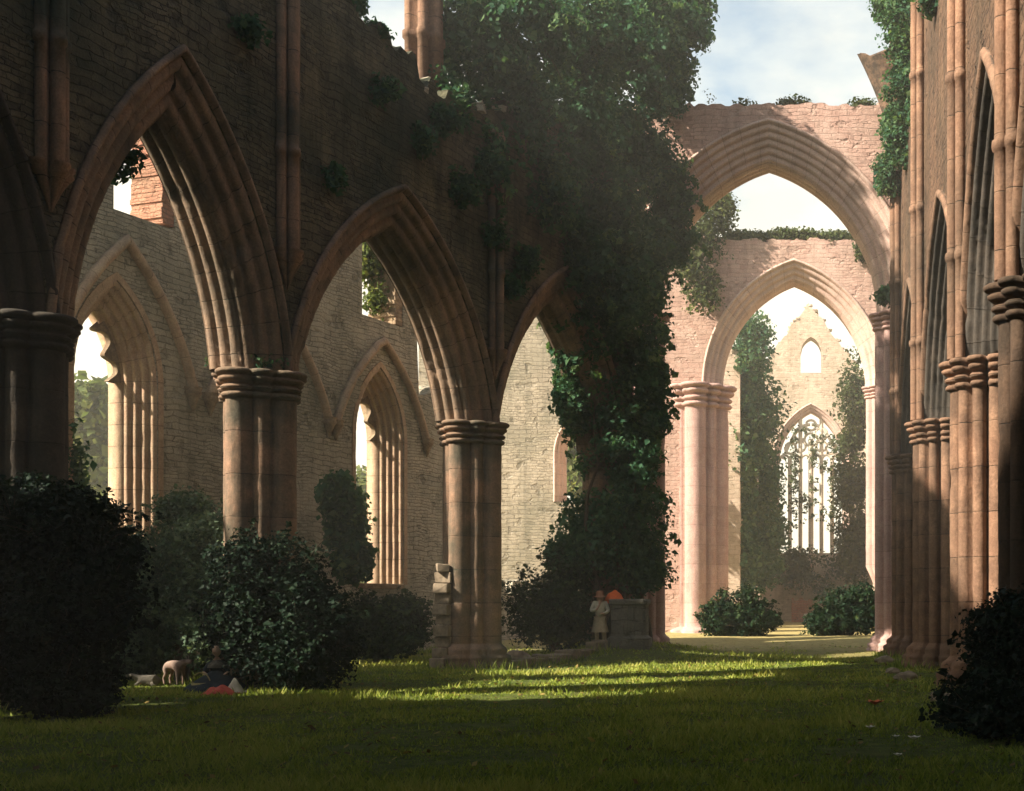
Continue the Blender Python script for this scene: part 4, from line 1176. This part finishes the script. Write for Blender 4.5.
# orange patch of lost paint, built as cloth over the block
def drape(name, label, cat, c, w, d, hgt, mat, seed):
    mb = MB(); rows = []
    for i in range(17):
        u = i / 16 * 2 - 1; row = []
        for j in range(15):
            v = j / 14 * 2 - 1
            rr = min(1.0, math.hypot(u, v))
            z = hgt * (1 - rr ** 1.6) + .05 * mnoise.noise(Vector((u * 2.5 + seed, v * 2.5, 0)))
            row.append((u * w * (1 + .15 * mnoise.noise(Vector((v * 2, seed, u)))), v * d, z))
        rows.append(row)
    mb.grid(rows); o = mb.build(name, mat, None, True)
    m = o.modifiers.new('solid', 'SOLIDIFY'); m.thickness = .015
    o.location = c; return tag(o, label, cat)
oc = at(611, 606, 37.0)
drape('paint_patch_cloth', 'bright orange patch of lost paint built as bundled cloth behind the hat of the leaning figure', 'cloth', (oc.x + .05, 37.35, gz + 1.30), .30, .26, .36, M['paint_patch_orange'], 2.0)

# seated woman in the shade by the bushes
wf = at(217, 684, 23.9); gz = ground_z(wf.x, wf.y)
wom = thing('person', 'person in dark wide skirt and pale cap, seated on grass by the bushes', 'person', (wf.x, wf.y, gz), R_(15))
wom.scale = (.86, .86, .86)
V = [(0, 0, .16), (0, .02, .40), (0, .02, .58), (0, 0, .68), (0, -.02, .75),
     (.16, 0, .56), (.23, -.10, .38), (.10, -.26, .30), (-.16, 0, .56), (-.24, -.10, .38), (-.08, -.26, .30),
     (.11, -.05, .12), (.15, -.36, .11), (.12, -.60, .06), (-.11, -.05, .12), (-.13, -.36, .11), (-.1, -.60, .06)]
E = [(0, 1), (1, 2), (2, 3), (3, 4), (2, 5), (5, 6), (6, 7), (2, 8), (8, 9), (9, 10), (0, 11), (11, 12), (12, 13), (0, 14), (14, 15), (15, 16)]
skin_mesh('body', V, E, [.15, .12, .12, .055, .05, .06, .045, .03, .06, .045, .03, .09, .055, .035, .09, .055, .035], M['skin'], wom)
bi = [0, 1, 2, 3, 5, 6, 8, 9]; cm = {k: i for i, k in enumerate(bi)}
skin_mesh('bodice', [V[i] for i in bi], [(cm[a], cm[b]) for a, b in E if a in cm and b in cm], [.17, .14, .142, .065, .078, .06, .078, .06], M['dark_cloth'], wom)
mb = MB(); rows = []
for z, r in ((.0, .62), (.03, .64), (.12, .57), (.22, .43), (.32, .28), (.40, .18), (.44, .145)):
    rows.append([(r * math.cos(t) * (1 + .05 * math.sin(7 * t)), -.18 * (1 - z / .44) + r * 1.05 * math.sin(t) * (1 + .05 * math.cos(6 * t)), z) for t in np.linspace(0, 2 * PI, 41)[:-1]])
mb.grid(rows, close_v=True); mb.build('skirt', M['dark_cloth'], wom, True)
mb = MB(); head_parts(mb, (0, -.04, .86), (-.5, -1, -.1)); mb.build('head', M['skin'], wom, True)
mb = MB(); fingers(mb, V[7], (-.8, -.5, 0), (0, 0, -1)); mb.build('hand', M['skin'], wom, True)
mb = MB(); fingers(mb, V[10], (.8, -.5, 0), (0, 0, -1)); mb.build('hand', M['skin'], wom, True)
mb = MB(); ball(mb, (.01, .0, .90), (.098, .10, .105), 10); mb.build('cap', M['lamb_wool'], wom, True)
mb = MB(); rows = []
for z, r in ((.66, .07), (.62, .14), (.55, .20), (.50, .22)):
    rows.append([(r * math.cos(t), r * .8 * math.sin(t), z) for t in np.linspace(0, 2 * PI, 25)[:-1]])
mb.grid(rows, close_v=True); mb.build('shawl', M['lamb_wool'], wom, True)
bx = at(201, 684, 23.5)
bk = thing('basket', 'small pale wicker basket on the grass left of the seated woman', 'basket', (bx.x, bx.y, ground_z(bx.x, bx.y)))
mb = MB(); rows = [[(r * math.cos(t), r * .75 * math.sin(t), z) for t in np.linspace(0, 2 * PI, 25)[:-1]] for z, r in ((.0, .12), (.1, .16), (.18, .175), (.18, .155), (.05, .12))]
mb.grid(rows, close_v=True); mb.cap(rows[-1]); mb.cap(rows[0]); mb.build('bowl', M['wicker'], bk, True)
mb = MB(); mb.tube([(.165 * math.cos(t), 0, .17 + .19 * math.sin(t)) for t in np.linspace(0, PI, 13)], .012, 6); mb.build('handle', M['wicker'], bk, True)
rc = at(220, 686, 22.95)
drape('folded_cloth', 'red cloth spread on the grass before the seated woman', 'cloth', (rc.x, rc.y, ground_z(rc.x, rc.y) + .02), .26, .2, .14, M['red_cloth'], 5.0)
rc = at(235, 684, 23.3)
drape('folded_cloth', 'pale bundle of linen on the grass right of the seated woman', 'cloth', (rc.x, rc.y, ground_z(rc.x, rc.y) + .02), .16, .16, .24, M['pale_cloth'], 9.0)

# goat and lamb in the shade
def quadruped(name, label, cat, loc, rz, k, mat, lying=False, horns=False):
    t = thing(name, label, cat, loc, rz)
    if not lying:
        V = [(-.30, 0, .60), (-.05, 0, .59), (.25, 0, .60), (.42, 0, .66), (.62, 0, .72), (.76, 0, .68),
             (.27, .09, .46), (.27, .10, .26), (.26, .10, .05), (.27, -.09, .46), (.29, -.10, .26), (.30, -.10, .05),
             (-.27, .10, .46), (-.22, .10, .36), (-.34, .10, .22), (-.30, .10, .05), (-.27, -.10, .46), (-.20, -.10, .36), (-.33, -.10, .22), (-.28, -.10, .05),
             (-.40, 0, .60), (-.45, 0, .50)]
        Rr = [.13, .15, .14, .085, .075, .045, .07, .034, .03, .07, .034, .03, .08, .055, .032, .03, .08, .055, .032, .03, .03, .016]
    else:
        V = [(-.26, 0, .17), (-.05, 0, .19), (.18, 0, .18), (.33, 0, .30), (.52, -.02, .36), (.63, -.03, .32),
             (.20, .10, .12), (.36, .12, .05), (.22, .13, .04), (.20, -.10, .12), (.36, -.12, .05), (.22, -.13, .04),
             (-.27, .13, .13), (-.12, .18, .07), (-.28, .2, .05), (-.14, .2, .03), (-.27, -.13, .13), (-.12, -.18, .07), (-.28, -.2, .05), (-.14, -.2, .03),
             (-.42, 0, .2), (-.46, 0, .12)]
        Rr = [.17, .19, .17, .09, .085, .05, .06, .032, .028, .06, .032, .028, .08, .05, .032, .028, .08, .05, .032, .028, .03, .02]
    E = [(0, 1), (1, 2), (2, 3), (3, 4), (4, 5), (2, 6), (6, 7), (7, 8), (2, 9), (9, 10), (10, 11), (0, 12), (12, 13), (13, 14), (14, 15), (0, 16), (16, 17), (17, 18), (18, 19), (0, 20), (20, 21)]
    skin_mesh('body', [tuple(k * q for q in v) for v in V], E, [k * r for r in Rr], mat, t, 2, 1)
    hd = Vector(V[4]) * k
    for sg in (-1, 1):
        mb = MB(); mb.tube([hd + Vector((-.02, .06 * sg, .03)) * k, hd + Vector((-.05, .13 * sg, .03)) * k, hd + Vector((-.08, .17 * sg, -.02)) * k], [.02 * k, .028 * k, .008 * k], 6); mb.build('ear', mat, t, True)
        if horns:
            mb = MB(); mb.tube([hd + Vector((.0, .03 * sg, .06)) * k, hd + Vector((-.05, .04 * sg, .16)) * k, hd + Vector((-.15, .06 * sg, .2)) * k], [.018 * k, .014 * k, .004 * k], 6); mb.build('horn', M['horn'], t, True)
    return t
g = at(174, 672, 25.0)
quadruped('goat', 'pale goat standing with head stretched forward at the edge of the bushes', 'goat', (g.x, g.y, ground_z(g.x, g.y)), R_(-30), .68, M['goat_hair'], False, True)
g = at(147, 684, 25.2)
quadruped('lamb', 'dull grey lamb lying in the shade left of the pale goat', 'lamb', (g.x, g.y, ground_z(g.x, g.y)), R_(200), .6, M['lamb_wool'], True)

# flecks of lost paint, built as flowers in the near grass
def fleck_flower(label, px, py, r, mat, group=None, name='fleck_flower'):
    Y = EYE * F / (py - HY); x = (px - CX) * Y / F; z = ground_z(x, Y)
    t = thing(name, label, 'fleck_flower', (x, Y, z), random.uniform(0, 6), group)
    mb = MB(); mb.tube([(0, 0, 0), (.01, 0, .05), (0, .01, .1)], .004, 6); mb.build('fleck_stalk', M['grassb'], t, True)
    mb = MB()
    for i in range(6):
        a = 2 * PI * i / 6; d = Vector((math.cos(a), math.sin(a), 0)); s = Vector((-d.y, d.x, 0))
        c0 = Vector((0, 0, .1)); p1 = c0 + d * r * .6 + s * r * .38 + Vector((0, 0, r * .35)); p2 = c0 + d * r + Vector((0, 0, r * .5)); p3 = c0 + d * r * .6 - s * r * .38 + Vector((0, 0, r * .35))
        mb.quad(c0, p1, p2, p3)
    mb.build('petals', mat, t)
fleck_flower('orange paint fleck built as an open bloom in the dark grass near the right wall', 875, 711, .15, M['fleck_petal_orange'])
GF = 'small white paint flecks built as flowers in the near grass'
fleck_flower('white paint fleck bloom closest to the right wall in the dark near grass', 914, 746, .085, M['white_petal'], GF)
fleck_flower('white paint fleck bloom just below the orange one', 870, 736, .07, M['white_petal'], GF)
fleck_flower('white paint fleck bloom left of the one closest to the right wall', 896, 744, .055, M['white_petal'], GF)
fleck_flower('white paint fleck bloom lowest of those in the near grass', 898, 763, .055, M['white_petal'], GF)

# ================================================================== HAZE
HAZE = 0.0018
def build_haze():
    mb = MB(); mb.box((-60, 265, 11), (500, 360, 15)); 
    k = NT('haze_air')
    v = k.N('ShaderNodeVolumePrincipled'); v.inputs['Color'].default_value = (.96, .93, .86, 1)
    v.inputs['Density'].default_value = HAZE; v.inputs['Anisotropy'].default_value = .25
    k.L(v.outputs[0], k.out.inputs['Volume'])
    o = mb.build('haze', k.m); o['kind'] = 'stuff'
if HAZE > 0: build_haze()

# ================================================================== LIGHT, SKY, CAMERA
EL = R_(38)
sd = Vector((-.90, -.44, 0)).normalized()
sun_dir = Vector((sd.x * math.cos(EL), sd.y * math.cos(EL), math.sin(EL)))
sl = bpy.data.lights.new('sun', 'SUN'); sl.energy = 5.0; sl.angle = R_(1.0); sl.color = (1.0, .90, .76)
so = bpy.data.objects.new('sun', sl); COL.objects.link(so)
so.rotation_euler = (-sun_dir).to_track_quat('-Z', 'Y').to_euler(); so.location = (-20, -20, 40)

w = bpy.data.worlds.new('World'); sc.world = w; w.use_nodes = True
nt = w.node_tree; nt.nodes.clear()
out = nt.nodes.new('ShaderNodeOutputWorld'); bg = nt.nodes.new('ShaderNodeBackground')
sky = nt.nodes.new('ShaderNodeTexSky'); sky.sky_type = 'NISHITA'; sky.sun_disc = False
sky.sun_elevation = EL; sky.sun_rotation = math.atan2(sun_dir.x, sun_dir.y)
sky.air_density = 1.0; sky.dust_density = 1.6; sky.ozone_density = 1.0
skm = nt.nodes.new('ShaderNodeMix'); skm.data_type = 'RGBA'; skm.blend_type = 'MULTIPLY'; skm.inputs[0].default_value = 1.0
nt.links.new(sky.outputs[0], skm.inputs[6]); skm.inputs[7].default_value = (2.3, 2.35, 2.0, 1)
tc = nt.nodes.new('ShaderNodeTexCoord')
def wm(op, a, b=None):
    n = nt.nodes.new('ShaderNodeMath'); n.operation = op
    for i, v in enumerate((a, b)):
        if v is None: continue
        if isinstance(v, (int, float)): n.inputs[i].default_value = v
        else: nt.links.new(v, n.inputs[i])
    return n.outputs[0]
sp = nt.nodes.new('ShaderNodeSeparateXYZ'); nt.links.new(tc.outputs['Generated'], sp.inputs[0])
zc = wm('ADD', wm('MAXIMUM', sp.outputs[2], 0.0), .22)
cb = nt.nodes.new('ShaderNodeCombineXYZ')
nt.links.new(wm('DIVIDE', sp.outputs[0], zc), cb.inputs[0]); nt.links.new(wm('DIVIDE', sp.outputs[1], zc), cb.inputs[1])
nz = nt.nodes.new('ShaderNodeTexNoise'); nz.inputs['Scale'].default_value = 1.7; nz.inputs['Detail'].default_value = 9; nz.inputs['Roughness'].default_value = .55
nt.links.new(cb.outputs[0], nz.inputs['Vector'])
# more cloud low in the sky, clearer overhead
lowc = wm('SUBTRACT', 1.0, wm('MULTIPLY', wm('MAXIMUM', sp.outputs[2], 0.0), 1.55))
cov = wm('ADD', nz.outputs[0], wm('MULTIPLY', wm('SUBTRACT', lowc, .5), .55))
rp = nt.nodes.new('ShaderNodeValToRGB'); nt.links.new(cov, rp.inputs[0])
rp.color_ramp.elements[0].position = .34; rp.color_ramp.elements[0].color = (0, 0, 0, 1)
rp.color_ramp.elements[1].position = .60; rp.color_ramp.elements[1].color = (1, 1, 1, 1)
nz2 = nt.nodes.new('ShaderNodeTexNoise'); nz2.inputs['Scale'].default_value = 4.5; nz2.inputs['Detail'].default_value = 6
nt.links.new(cb.outputs[0], nz2.inputs['Vector'])
cr = nt.nodes.new('ShaderNodeValToRGB'); nt.links.new(nz2.outputs[0], cr.inputs[0])
cr.color_ramp.elements[0].position = .35; cr.color_ramp.elements[0].color = (11.6, 10.7, 8.6, 1)
cr.color_ramp.elements[1].position = .6; cr.color_ramp.elements[1].color = (15.0, 13.9, 11.0, 1)
mx = nt.nodes.new('ShaderNodeMix'); mx.data_type = 'RGBA'
nt.links.new(rp.outputs[0], mx.inputs[0]); nt.links.new(skm.outputs[2], mx.inputs[6]); nt.links.new(cr.outputs[0], mx.inputs[7])
nt.links.new(mx.outputs[2], bg.inputs[0]); bg.inputs[1].default_value = .04
nt.links.new(bg.outputs[0], out.inputs[0])

cam = bpy.data.cameras.new('camera'); co = bpy.data.objects.new('camera', cam); COL.objects.link(co)
co.location = (0, 0, EYE); co.rotation_euler = (R_(90), 0, 0)
cam.sensor_width = 36; cam.sensor_fit = 'HORIZONTAL'; cam.lens = F / 1024 * 36
cam.shift_x = (512 - CX) / 1024; cam.shift_y = (HY - 395.5) / 1024
cam.clip_start = .1; cam.clip_end = 3000
sc.camera = co
sc.view_settings.view_transform = 'Standard'; sc.view_settings.look = 'None'; sc.view_settings.gamma = 1.0
sc.view_settings.exposure = 1.52; sc.view_settings.use_curve_mapping = False
sc.render.engine = 'CYCLES'
cy = sc.cycles
cy.use_denoising = True; cy.denoiser = 'OPENIMAGEDENOISE'
cy.max_bounces = 6; cy.diffuse_bounces = 2; cy.glossy_bounces = 2; cy.transmission_bounces = 4; cy.volume_bounces = 1; cy.transparent_max_bounces = 4
cy.sample_clamp_indirect = 6.0
